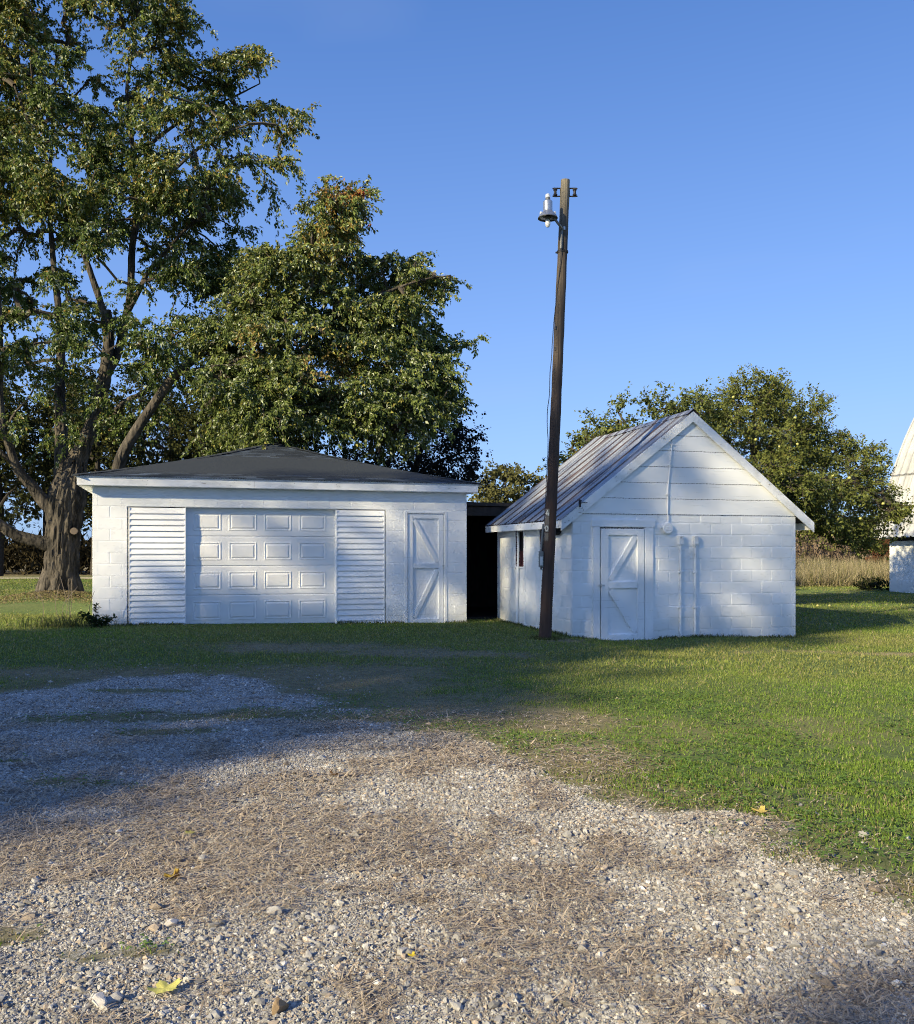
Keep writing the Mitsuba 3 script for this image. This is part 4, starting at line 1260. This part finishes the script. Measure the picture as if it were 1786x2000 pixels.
# --- the second maple, behind the garage, leaning out to the right
D2 = 22.0
M2 = thing('maple_tree', 'spreading maple behind the garage roof, its crown reaching right with an orange tip', 'tree')
LIMBS2 = [
    [(176, 1120, 40, .5), (205, 985, 34, .5), (222, 900, 30, .4), (250, 850, 27, .3), (292, 792, 24, .2), (345, 730, 21, 0), (410, 680, 18, 0), (480, 620, 15, 0), (550, 560, 12, 0), (600, 500, 9, 0), (640, 440, 7, 0), (670, 385, 4, 0)],
    [(345, 730, 14, 0), (440, 720, 13, -.4), (540, 690, 11, -.6), (640, 640, 10, -.6), (740, 590, 8, -.5), (820, 560, 5, -.5), (880, 550, 3, -.5)],
    [(440, 720, 12, -.3), (540, 740, 10, .4), (640, 730, 9, .6), (740, 710, 8, .6), (830, 690, 6, .5), (930, 662, 3, .4)],
    [(410, 690, 12, 0), (480, 770, 10, -.8), (560, 810, 9, -1), (640, 830, 7, -1), (720, 840, 5, -1), (800, 850, 3, -.8)],
]
lims2, ms = [], []
for n_, rows in enumerate(LIMBS2):
    p, r_ = path(rows, D2)
    r_ = r_ * .8
    lims2.append(p)
    ms.append(limb_mesh(p, r_, 12, .1, .07, n_ + 30))
part(M2, 'trunk', join(*ms), 'm_bark', smooth=55)
g2 = np.random.default_rng(33)
OUT2 = [(640, 352), (668, 368), (692, 372), (718, 368), (712, 400), (695, 425), (690, 470), (712, 500), (745, 512), (760, 498), (775, 512), (815, 505), (850, 540), (890, 546), (872, 568), (858, 590), (830, 610), (800, 618), (806, 640), (838, 655), (838, 630), (850, 655), (890, 670), (938, 655), (920, 682), (885, 692), (880, 720), (890, 760), (896, 790), (870, 800),
        (840, 850), (780, 880), (700, 890), (640, 868), (600, 880), (520, 890), (420, 888), (340, 880), (290, 870), (330, 800), (345, 740), (380, 690), (350, 640), (355, 615), (375, 600), (405, 640), (430, 600), (455, 560), (470, 520), (500, 490), (520, 450), (555, 440), (585, 420), (590, 390), (620, 372)]
HOLES2 = [[(318, 815), (345, 800), (352, 830), (330, 850)], [(700, 560), (712, 545), (720, 590), (700, 600)], [(780, 630), (800, 645), (795, 662), (778, 650)], [(560, 850), (590, 840), (600, 862), (570, 868)], [(470, 845), (490, 835), (495, 860), (475, 865)], [(640, 545), (655, 540), (650, 565), (636, 560)], [(770, 720), (790, 715), (788, 740), (770, 738)]]
TIPS2 = [[(770, 566), (850, 552)], [(790, 575), (870, 556)], [(800, 548), (860, 546)], [(820, 556), (892, 546)], [(850, 690), (940, 654)], [(845, 680), (848, 632)], [(660, 400), (720, 369)], [(640, 390), (641, 350)], [(740, 520), (760, 498)], [(800, 530), (818, 505)], [(870, 740), (898, 790)], [(700, 430), (700, 395)], [(690, 400), (668, 362)], [(850, 580), (870, 560)]]
cen2 = lobe_points(OUT2, HOLES2, D2, 2.3, 3700, g2, 120, clump=18, tuft=.82, axis=(430, 700), tips=TIPS2)


def near_spot(P, px, py, d, rad):
    q = at(px, py, d)
    e = P - q
    fw = W(0, 1)
    e = e - (e @ fw)[:, None] * fw
    return sst(1.15, .5, np.linalg.norm(e, axis=1) / rad + (meshkit.fbm(P * 2.2, 2, 2) - .5))


def acc2(P, k, g):
    hi = sst(5.5, 10.5, P[:, 2]) * sst(.38, .6, meshkit.fbm(P * .9, 3, 18))  # yellower upper leaves, part autumn tone, part sunlight put into the colour
    return [(.06 + .34 * hi, (.30, .28, .082)), (.13, (.46, .50, .36)), (.42 * near_spot(P, 672, 392, D2, .62), (.38, .20, .07)), (.55 * near_spot(P, 655, 735, D2, .62), (.38, .29, .12)), (.35 * near_spot(P, 520, 690, D2, .5), (.34, .26, .10)), (.3 * near_spot(P, 706, 388, D2, .22), (.38, .06, .03)),
            (.35 * near_spot(P, 660, 500, D2, .7), (.30, .22, .07))]


make_crown(M2, lims2, cen2, 48, .40, .094, (.024, .046, .016), (.250, .305, .095), acc2, aspect=.56, droop=.8, g=g2, spread=.36)

# --- dark leaved tree behind the right end of the garage
D3 = 26.0
M3 = thing('dark_tree', 'dark purplish leaved small tree rising behind the right end of the garage roof', 'tree')
rows = [(800, 1090, 16, 0), (806, 980, 14, 0), (815, 900, 11, 0), (840, 850, 8, 0), (870, 810, 4, 0)]
p, r_ = path(rows, D3)
p2, r2 = path([(812, 920, 8, 0), (780, 880, 7, 0), (740, 850, 4, 0)], D3)
p3, r3 = path([(812, 930, 8, 0), (860, 900, 6, 0), (915, 880, 3, 0)], D3)
part(M3, 'trunk', join(limb_mesh(p, r_, 9, .15, .05, 2), limb_mesh(p2, r2, 8, .15, .05, 2), limb_mesh(p3, r3, 8, .15, .05, 2)), 'm_dark_bark', smooth=50)
g3 = np.random.default_rng(40)
cen3 = lobe_points([(640, 840), (700, 800), (770, 770), (830, 768), (880, 782), (905, 800), (900, 830), (938, 850), (930, 880), (945, 910), (925, 935), (800, 960), (660, 950)], [], D3, 1.6, 620, g3, 90)
make_crown(M3, [p, p2, p3], cen3, 22, .55, .088, (.016, .017, .016), (.045, .046, .036), None, droop=.35, g=g3, bark='m_dark_bark')

# --- small pale tree between the buildings
D4 = 52.0
M4 = thing('small_tree', 'pale yellow green small tree seen between the garage and the pole', 'tree')
p, r_ = path([(992, 1110, 8, 0), (993, 1000, 6, 0), (988, 950, 4, 0), (985, 915, 2, 0)], D4)
p2, r2 = path([(993, 1000, 5, 0), (1015, 960, 4, 0), (1025, 930, 2, 0)], D4)
part(M4, 'trunk', join(limb_mesh(p, r_, 7, .2, .05, 2), limb_mesh(p2, r2, 7, .2, .05, 2)), 'm_dark_bark', smooth=50)
g4 = np.random.default_rng(44)
cen4 = lobe_points([(930, 1030), (935, 960), (950, 930), (968, 925), (975, 905), (1000, 920), (1015, 908), (1030, 925), (1052, 930), (1070, 960), (1080, 1030)], [], D4, 1.3, 330, g4, 60)
make_crown(M4, [p, p2], cen4, 22, .85, .20, (.060, .068, .030), (.20, .19, .075), None, droop=.2, g=g4)

# --- apple tree behind the shed
D5 = 25.0
A5 = thing('apple_tree', 'apple tree dotted with yellow fruit behind the right side of the small shed', 'tree')
L5 = [[(1470, 1140, 26, 0), (1472, 1060, 22, 0), (1480, 1000, 19, 0), (1478, 930, 14, 0), (1470, 860, 10, 0), (1476, 790, 5, 0)],
      [(1476, 1010, 14, 0), (1530, 960, 11, -.4), (1590, 940, 8, -.6), (1660, 950, 6, -.6), (1730, 990, 4, -.4)],
      [(1478, 1020, 13, 0), (1430, 940, 9, .3), (1380, 860, 6, .4), (1350, 810, 3, .4)],
      [(1480, 960, 10, 0), (1540, 890, 8, .5), (1580, 830, 4, .6)],
      [(1484, 1030, 10, 0), (1540, 1020, 9, .4), (1600, 1030, 7, .6), (1650, 1060, 4, .6)]]
lims5, ms = [], []
for n_, rows in enumerate(L5):
    p, r_ = path(rows, D5)
    lims5.append(p)
    ms.append(limb_mesh(p, r_, 9, .14, .06, n_ + 60))
part(A5, 'trunk', join(*ms), 'm_bark', smooth=50)
g5 = np.random.default_rng(51)
OUT5 = [(1340, 900), (1345, 830), (1360, 790), (1390, 775), (1410, 790), (1432, 748), (1460, 736), (1490, 732), (1520, 742), (1545, 765), (1560, 790), (1585, 782), (1600, 775), (1612, 790), (1605, 830), (1620, 848), (1642, 845), (1650, 870), (1672, 868), (1690, 880), (1712, 868), (1715, 890), (1735, 905), (1725, 930), (1742, 950), (1738, 985), (1776, 988),
        (1770, 1012), (1740, 1030), (1715, 1045), (1706, 1075), (1690, 1090), (1665, 1062), (1640, 1048), (1600, 1050), (1560, 1030), (1480, 1060), (1400, 1060), (1340, 1000)]
cen5 = lobe_points(OUT5, [[(1625, 995), (1660, 990), (1680, 1003), (1640, 1012)], [(1600, 870), (1612, 862), (1618, 880), (1606, 888)], [(1660, 920), (1690, 925), (1680, 940)]], D5, 2.5, 3700, g5, 130, clump=11, tuft=.9, axis=(1475, 960), tips=[[(1600, 830), (1606, 776)], [(1640, 870), (1672, 866)], [(1690, 900), (1716, 868)], [(1720, 990), (1778, 990)], [(1590, 800), (1585, 780)], [(1430, 770), (1436, 742)], [(1500, 760), (1492, 730)]])


def acc5(P, k, g):
    return [(.10 * sst(.45, .7, meshkit.fbm(P * .8, 2, 5)), (.22, .19, .05)), (.05, (.20, .25, .13))]


make_crown(A5, lims5, cen5, 24, .42, .078, (.045, .062, .020), (.235, .260, .075), acc5, aspect=.62, droop=.15, g=g5, spread=.42)
ap = cen5[g5.permutation(len(cen5))]
ra_, da_ = rd(ap)
ap = ap[(da_ < D5 - .7)][:28]
sph = trimesh.creation.icosphere(1, 1.0)
for p in ap:
    part(A5, 'apple', (sph.vertices * .038 + p + rand_dir(1)[0] * .2 + BACK * .12, sph.faces), 'm_apple', smooth=True)

# its neighbour on the left, over the shed roof
A6 = thing('orchard_tree', 'paler young tree showing over the rusty shed roof, left of the apple tree', 'tree')
D6 = 23.5
L6 = [[(1270, 1130, 14, 0), (1268, 1020, 12, 0), (1262, 930, 9, 0), (1240, 860, 6, 0), (1205, 800, 3, 0)], [(1266, 940, 8, 0), (1300, 860, 6, .2), (1320, 790, 3, .2)], [(1266, 960, 7, 0), (1180, 900, 5, 0), (1120, 880, 3, 0)]]
lims6, ms = [], []
for n_, rows in enumerate(L6):
    p, r_ = path(rows, D6)
    lims6.append(p)
    ms.append(limb_mesh(p, r_, 8, .16, .05, n_ + 70))
part(A6, 'trunk', join(*ms), 'm_bark', smooth=50)
g6 = np.random.default_rng(61)
OUT6 = [(1090, 905), (1105, 880), (1125, 862), (1148, 850), (1150, 820), (1175, 815), (1195, 795), (1215, 780), (1228, 800), (1240, 818), (1262, 785), (1275, 770), (1290, 790), (1300, 764), (1318, 780), (1340, 770), (1360, 772), (1380, 785), (1400, 900), (1380, 1000), (1200, 1020), (1120, 990)]
cen6 = lobe_points(OUT6, [], D6, 1.6, 2300, g6, 90, clump=9, tuft=.8, axis=(1265, 930), void=0, tips=[[(1290, 800), (1300, 762)], [(1215, 800), (1215, 778)], [(1150, 850), (1125, 862)], [(1270, 800), (1262, 780)]])
make_crown(A6, lims6, cen6, 22, .45, .088, (.060, .080, .028), (.21, .24, .080), acc5, aspect=.66, droop=.1, g=g6, spread=.42)


# --- simple whole trees by position
def far_tree(name, label, r, d, h, crown_r, base, n, per, ls, dark, light, group=None, seed=0, cat='tree', tr=.16, thin_top=None, length=.8, bark='m_dark_bark'):
    g = np.random.default_rng(seed)
    key = thing(name, label, cat, group)
    o = W(r, d)
    gz = float(ground_z(o[None])[0])
    wob = g.normal(0, .012 * h, (4, 2))
    pts = np.array([[o[0] + wob[k, 0] * (k > 0), o[1] + wob[k, 1] * (k > 0), gz - .2 + (h * .93 + .2) * f] for k, f in enumerate((0, .33, .66, 1))])
    ms, lim = [limb_mesh(pts, [tr * 1.3, tr, tr * .6, tr * .12], 8, .4, .06, seed)], [pts]
    for q in range(6):
        f = g.uniform(.25, .75)
        a = g.uniform(0, 6.28)
        b = pts[0] * (1 - f) + pts[3] * f
        e = b + np.array([math.cos(a), math.sin(a), .5]) * crown_r * g.uniform(.5, .85)
        m_ = np.array([b, (b + e) / 2 + [0, 0, .15], e])
        lim.append(m_)
        ms.append(limb_mesh(m_, [tr * .5, tr * .3, tr * .1], 6, .4, .05, seed))
    part(key, 'trunk', join(*ms), bark, smooth=50)
    u = rand_dir(n * 3, g) * (g.random(n * 3) ** .40)[:, None]
    c = np.array([o[0], o[1], gz + base + (h - base) / 2]) + u * [crown_r, crown_r, (h - base) / 2]
    prof = 1 - .45 * np.clip(u[:, 2], 0, 1)
    c[:, :2] = o[:2] + (c[:, :2] - o[:2]) * prof[:, None]
    nz = meshkit.fbm(c * (1.5 / crown_r) + seed, 3, seed)
    keep = nz > .40
    if thin_top:
        keep &= g.random(len(c)) < np.interp(c[:, 2], *thin_top)
    make_crown(key, lim, c[keep][:n], per, length, ls, dark, light, None, g=g, bark=bark, droop=.3)
    return key


wood = [(-27.5, 51, 12.0, 2.6), (-24.6, 49, 11.0, 2.4), (-22.2, 53, 12.5, 2.8), (-19.8, 50, 11.5, 2.5), (-30.2, 54, 12.5, 2.8), (-17.2, 55, 12.5, 2.6), (-34, 50, 12, 3.0), (-14.2, 52, 10.5, 2.5), (-11.2, 56, 11, 2.7), (-26, 58, 14, 3.0), (-20.7, 60, 14, 3), (-15, 61, 13, 3)]
wlab = ['dark tree at the wood edge, second from the left frame edge', 'dark tree at the wood edge left of the big maple trunk', 'taller dark tree in the wood directly behind the big maple trunk', 'dark tree at the wood edge just right of the big maple trunk',
        'dark tree of the wood nearest the left frame edge', 'dark tree of the wood behind the left end of the garage roof', None, 'lower dark tree of the wood behind the left half of the garage roof', 'rightmost dark tree of the wood behind the garage roof', 'tall back row tree of the wood left of the big maple trunk',
        'tall back row tree of the wood right of the big maple trunk', 'tall back row tree of the wood above the garage roof']
for k, (r, d, h, cr) in enumerate(wood):
    if wlab[k] is None:
        continue
    far_tree('wood_tree', wlab[k], r, d, h, cr, 2.4, 330, 22, .20, (.022, .028, .013), (.085, .088, .030), group='trees along the edge of the wood', seed=100 + k, tr=.2, length=.9)

# brush at the foot of the wood, and the brown thicket on the right
def brush(name, label, r0, r1, d0, d1, h, n, dark, light, leafy=.5, seed=0):
    g = np.random.default_rng(seed)
    r, d = g.uniform(r0, r1, n), g.uniform(d0, d1, n)
    P = W(r, d)
    P[:, 2] = ground_z(P)
    top = h * (.65 + .7 * (meshkit.fbm(P * .35 + seed, 3, seed) - .2))
    P[:, 2] += top * g.random(n) ** .8
    up = unit(rand_dir(n, g) * .55 + [0, 0, 1.0])
    v1, f1 = leaves(P, np.where((g.random(n) < leafy)[:, None], rand_dir(n, g), up), rand_dir(n, g), np.where(g.random(n) < leafy, .28, .8) * g.uniform(.6, 1.3, n), np.where(g.random(n) < leafy, .20, .035), .1)
    t = g.random((n, 1))
    col = (1 - t) * np.asarray(dark) + t * np.asarray(light)
    single(name, (v1, f1), 'm_leaf', label, None, kind='stuff', color=np.repeat(col, 4, 0))


brush('undergrowth', 'dark undergrowth along the foot of the far left wood', -45, -6, 50, 60, 2.2, 16000, (.02, .018, .012), (.075, .062, .035), .6, 3)
brush('thicket', 'bare brown thicket across the field on the right', 14, 46, 58, 80, 3.3, 34000, (.13, .10, .075), (.34, .26, .19), .35, 4)
brush('hedgerow', 'low dark line of far trees behind the brown thicket', -10, 80, 120, 150, 7.0, 22000, (.05, .05, .035), (.11, .10, .06), .8, 6)

g7 = np.random.default_rng(77)
n = 70000
r, d = g7.uniform(9, 34, n), 36.0 + 20 * g7.random(n) ** 1.3
r = r * d / 45
P = W(r, d)
ok = ~((P[:, 0] > 24) & (P[:, 1] < 28.4) & (P[:, 0] < 37))
P, d = P[ok], d[ok]
P[:, 2] = ground_z(P)
n = len(P)
t = g7.random((n, 1))
col = (1 - t) * np.array([.20, .165, .095]) + t * np.array([.50, .44, .29])
low = g7.random(n) < .25
col[low] = np.array([.13, .14, .05]) * g7.uniform(.7, 1.3, (low.sum(), 1))
v, f, c = blades(P, g7.uniform(.40, 1.05, n) ** 1.3 * (.7 + .8 * meshkit.fbm(P * .5, 2, 6)), .013, .8, col, 1)
single('field_grass', (v, f), 'm_grass', 'tall dry tan grass at the edge of the field beside the barn', None, kind='stuff', color=c)

far_tree('red_bush', 'reddish brown bush in the field beside the barn wall', 22.2, 47, 3.1, 1.3, .3, 130, 20, .16, (.075, .035, .022), (.20, .095, .055), cat='bush', seed=201, tr=.04, length=.5)
far_tree('barn_bush', 'small dark bush at the foot of the barn corner', 15.5, 34.2, .50, .62, .0, 46, 18, .09, (.018, .024, .012), (.05, .06, .025), cat='bush', seed=202, tr=.02, length=.22)
far_tree('sapling', 'thin leafless looking grey sapling in the tall grass beside the shed', 14.1, 38.3, 2.6, .75, 1.0, 26, 14, .07, (.05, .055, .025), (.13, .13, .05), cat='sapling', seed=203, tr=.045, length=.4, bark='m_bark')

# ------------------------------------------------------------------ trees out of view behind and left of the viewpoint, placed to shade the yard and walls
def behind(q, a):
    """A place given across (q) and along (a) the sun's line over the ground -> r, d."""
    return -.682 * q + .731 * a, .731 * q + .682 * a


for k, (q, a, h, cr, n, thin) in enumerate([(9.1, -31, 26.0, 3.9, 2800, ((0, 19.2, 20.4, 26), (1, 1, .24, .13))), (12.4, -32, 25.5, 3.6, 2700, ((0, 18.3, 19.6, 25.5), (1, 1, .26, .13))), (-1.5, -30, 24.5, 2.7, 1500, ((0, 30), (1, 1)))]):
    r, d = behind(q, a)
    far_tree('unseen_shade_tree', ('tall unseen tree behind the viewpoint, the nearer of the left pair', 'tall unseen tree behind the viewpoint, the farther left one of the pair', 'lower round unseen tree standing alone behind the viewpoint')[k], r, d, h, cr, 3.0, n, 16, .26, (.03, .045, .015), (.10, .12, .035), group='unseen shade trees behind the viewpoint', seed=300 + k, tr=.28, length=.8, thin_top=thin, bark='m_bark')

# ------------------------------------------------------------------ small things on the ground
def fallen(px, py, label, size, col, curl, rot, seed, spot=None):
    """A five lobed leaf lying on the ground."""
    g = np.random.default_rng(seed)
    d = 1.5 * FL / (py - HZ)
    o = W((px - 893) / FL * d, d)
    o[2] = float(ground_z(o[None])[0]) + .012
    a = np.linspace(0, 2 * np.pi, 61)[:-1]
    rad = .42 + .36 * np.abs(np.cos(2.5 * (a - np.pi / 2))) ** 1.6 + .05 * np.sign(np.sin(a * 17)) * (np.abs(np.cos(2.5 * (a - np.pi / 2))) > .3)
    rad *= np.where(np.sin(a) < -.6, .55, 1) * g.uniform(.93, 1.05, 60)
    rr = np.concatenate([rad * s for s in (.33, .66, 1.0)])
    aa = np.tile(a, 3)
    x, y = np.concatenate([[0], rr * np.cos(aa)]), np.concatenate([[0], rr * np.sin(aa)])
    z = curl * (x**2 * .9 + .25 * y**2) + .05 * np.sin(aa[np.r_[0, 0:180]] * 5) * np.hypot(x, y) + .06 * np.cos(x * 7) * curl
    f = [(0, 1 + k, 1 + (k + 1) % 60) for k in range(60)]
    for s in range(2):
        for k in range(60):
            p_, q_ = 1 + s * 60 + k, 1 + s * 60 + (k + 1) % 60
            f += [(p_, p_ + 60, q_ + 60), (p_, q_ + 60, q_)]
    ca, sa = math.cos(rot), math.sin(rot)
    v = np.stack([x * ca - y * sa, x * sa + y * ca, z], 1) * size
    c = np.tile(np.asarray(col, float), (181, 1)) * (.8 + .5 * meshkit.fbm(np.stack([x, y, x * 0], 1) * 5 + seed, 3, seed))[:, None]
    if spot is not None:
        c = np.where((meshkit.fbm(np.stack([x, y, x * 0], 1) * 3 + seed, 2, seed) > .5)[:, None], np.asarray(spot), c)
    tilt = rot * 0
    key = thing('fallen_leaf', label, 'leaf')
    part(key, 'blade', (o + v + [0, 0, .008], np.array(f)), 'm_fallen', smooth=True, color=c)
    st = np.array([[0, -.25, .02], [.05, -.7, .05], [.02, -1.05, .12]])
    st = np.stack([st[:, 0] * ca - st[:, 1] * sa, st[:, 0] * sa + st[:, 1] * ca, st[:, 2]], 1) * size
    part(key, 'stalk', tube(o + st + [0, 0, .008], .0016, 5), 'm_cut')


fallen(322, 1938, 'large pale yellow leaf on the gravel near the bottom edge', .080, (.58, .55, .17), .28, .3, 1)
fallen(340, 1715, 'curled brown and yellow leaf on the gravel', .066, (.42, .29, .06), .62, 1.0, 2, (.06, .035, .015))
fallen(372, 1628, 'flat dull green yellow leaf on the gravel', .048, (.33, .32, .10), .1, 2.2, 3)
fallen(806, 1876, 'small bright yellow leaf on the gravel near the bottom centre', .026, (.60, .46, .06), .5, .8, 4)
fallen(1487, 1592, 'yellow leaf lying where the grass meets the gravel', .078, (.60, .46, .14), .45, .5, 5)
fallen(655, 1522, 'small brown leaf on the gravel beyond the yellow ones', .055, (.20, .12, .06), .7, 2.0, 6)
fallen(1208, 1372, 'tiny pale leaf on the lawn right of the dirt patch', .05, (.55, .50, .30), .4, 1.2, 8)

g8 = np.random.default_rng(88)
for px, py, s, lab in ((335, 1806, .030, 'pale rock standing up from the gravel with a sharp shadow'), (196, 1966, .036, 'large pale angular rock at the bottom left corner'), (224, 1955, .028, 'grey flat rock beside the large angular one'), (398, 1676, .030, 'flat grey rock on the gravel right of the curled leaf'),
                       (787, 1862, .026, 'round grey rock left of the small bright leaf'), (535, 1785, .034, 'broad grey rock half sunk in straw'), (754, 1770, .022, 'small white rock on the straw'), (1450, 1616, .026, 'white rock in the gravel patch beside the grass'), (1108, 1960, .022, 'dark rock near the bottom right'), (545, 1972, .04, 'brown piece of broken rock at the bottom edge')):
    d = 1.5 * FL / (py - HZ)
    m = trimesh.creation.icosphere(2, 1.0)
    nrm = [unit(g8.normal(size=3)) for _ in range(11)]
    v = m.vertices.copy()
    for nn in nrm:                                   # knock flat facets onto the pebble
        k = v @ nn
        v = v - np.clip(k - g8.uniform(.55, .8), 0, None)[:, None] * nn
    v = v * [1.15, .8, .7] * s
    a = g8.uniform(0, 6.28)
    v = np.stack([v[:, 0] * math.cos(a) - v[:, 1] * math.sin(a), v[:, 0] * math.sin(a) + v[:, 1] * math.cos(a), v[:, 2]], 1)
    o = W((px - 893) / FL * d, d)
    o[2] = float(ground_z(o[None])[0]) + s * .42
    bc = np.array([.47, .44, .41]) if 'pale' in lab or 'white' in lab else np.array([.20, .14, .08]) if 'brown' in lab else np.array([.10, .095, .09]) if 'dark' in lab else np.array([.31, .30, .29])
    col = bc * (.75 + .5 * meshkit.fbm(v * 60, 3, 3))[:, None]
    single('rock', (v + o, m.faces), 'm_stone', lab, 'rock', color=col)

for px, py, lab in ((1598, 1184, 'left one of two windfall apples on the far lawn'), (1621, 1182, 'right one of two windfall apples on the far lawn')):
    d = 24.6
    o = W((px - 893) / FL * d, d)
    o[2] = float(ground_z(o[None])[0]) + .075
    single('windfall_apple', (sph.vertices * [.038, .038, .034] + o, sph.faces), 'm_apple', lab, 'apple', smooth=True)

# weeds at the garage corner
g9 = np.random.default_rng(99)
WC = thing('weed_clump', 'straggling clump of long grass at the left corner of the garage', 'weeds')
n = 300
o = W(-6.75, 15.75)
P = o + np.stack([g9.normal(0, .40, n), g9.normal(0, .16, n), np.zeros(n)], 1)
P[:, 2] = ground_z(P) - .01
k = np.arange(n)
hh = g9.uniform(.15, .52, n)
ld = rand_dir(n, g9) * [1, 1, 0]
ld = unit(ld + [-.25, -.1, 0])
t = np.linspace(0, 1, 6)
pts = P[:, None] + np.array([0, 0, 1.0]) * (hh[:, None] * (t - .72 * t**2.2))[..., None] * 1.2 + ld[:, None] * (hh[:, None] * .85 * t**1.7)[..., None]
sd = unit(np.cross(ld, [0, 0, 1.0]))
wv = .006 * (1 - t**2) + .0006
v = np.stack([pts - sd[:, None] * wv[None, :, None], pts + sd[:, None] * wv[None, :, None]], 2).reshape(-1, 3)
f = []
for s in range(5):
    b = (k * 12 + s * 2)[:, None]
    f += [b + [0, 1, 3], b + [0, 3, 2]]
tt = g9.random((n, 1))
col = (1 - tt) * np.array([.045, .075, .022]) + tt * np.array([.19, .20, .09])
part(WC, 'blades', (v, np.vstack(f)), 'm_grass', color=np.repeat(col, 12, 0))
ST = []
for k in range(7):
    b = o + np.array([g9.normal(.1, .35), g9.normal(.1, .2), 0])
    b[2] = float(ground_z(b[None])[0])
    ST.append(tube(spline([b, b + [g9.normal(0, .06), 0, .35], b + [g9.normal(0, .16), 0, g9.uniform(.6, .95)]], .1), .004, 4))
part(WC, 'dry_stalk', join(*ST), 'm_straw' if False else 'm_cut')

LW = thing('leafy_weed', 'dark leafy weed growing against the white garage corner', 'weed')
o = W(-6.08, 15.55)
o[2] = float(ground_z(o[None])[0])
stems, LP, LD = [], [], []
for k in range(9):
    a, h = g9.uniform(0, 6.28), g9.uniform(.15, .42) if k else .48
    e = o + np.array([math.cos(a) * .28 * (k > 0) - .05, math.sin(a) * .10 * (k > 0), h * .8])
    b = o + np.array([g9.normal(0, .07), g9.normal(0, .04), -.02])
    s = spline([b, (b + e) / 2 + [g9.normal(0, .02), 0, .03], e], .04)
    stems.append(tube(s, .005, 5))
    for p in s[1:]:
        for _ in range(7):
            LP.append(p)
            LD.append(unit(rand_dir(1, g9)[0] * [1, 1, .4] + [0, 0, .1]))
LP, LD = np.array(LP), np.array(LD)
ls = g9.uniform(.05, .10, len(LP))
v, f = leaves(LP, LD, unit(rand_dir(len(LP), g9) * .5 + [0, 0, 1.0]), ls, ls * .5)
part(LW, 'stem', join(*stems), 'm_twig')
tt = g9.random((len(LP), 1))
part(LW, 'foliage', (v, f), 'm_leaf', color=np.repeat((1 - tt) * np.array([.022, .038, .014]) + tt * np.array([.07, .10, .035]), 4, 0))

# grass and small weeds hiding the foot of the walls
fp = []
for x0, x1, y in ((-1.6, -.05, 17.05), (2.7, 4.0, 17.05), (4.8, 5.3, 17.05), (6.0, 6.5, 13.82), (7.6, 10.45, 13.82)):
    n = int((x1 - x0) * 260)
    fp.append(np.stack([g9.uniform(x0, x1, n), y - np.abs(g9.normal(0, .05, n)), np.zeros(n)], 1))
n = 800
fp.append(np.stack([6.05 - np.abs(g9.normal(0, .06, n)), g9.uniform(13.9, 17.7, n), np.zeros(n)], 1))
n = 500
an = g9.uniform(0, 6.28, n)
pb = on_pole(.1)
fp.append(np.stack([pb[0] + np.cos(an) * (.11 + np.abs(g9.normal(0, .09, n))), pb[1] + np.sin(an) * (.11 + np.abs(g9.normal(0, .09, n))), np.zeros(n)], 1))
P = np.vstack(fp)
P[:, 2] = ground_z(P) - .005
n = len(P)
tt = g9.random((n, 1))
col = (1 - tt) * np.array([.05, .075, .022]) + tt * np.array([.17, .17, .07])
cl = meshkit.fbm(P * 2.2, 2, 3)
v, f, c = blades(P, g9.uniform(.02, .075, n) * (.4 + 1.3 * cl), .006, .7, col, 2)
single('wall_foot_grass', (v, f), 'm_grass', 'longer untrimmed grass along the foot of the walls and the pole', None, kind='stuff', color=c)
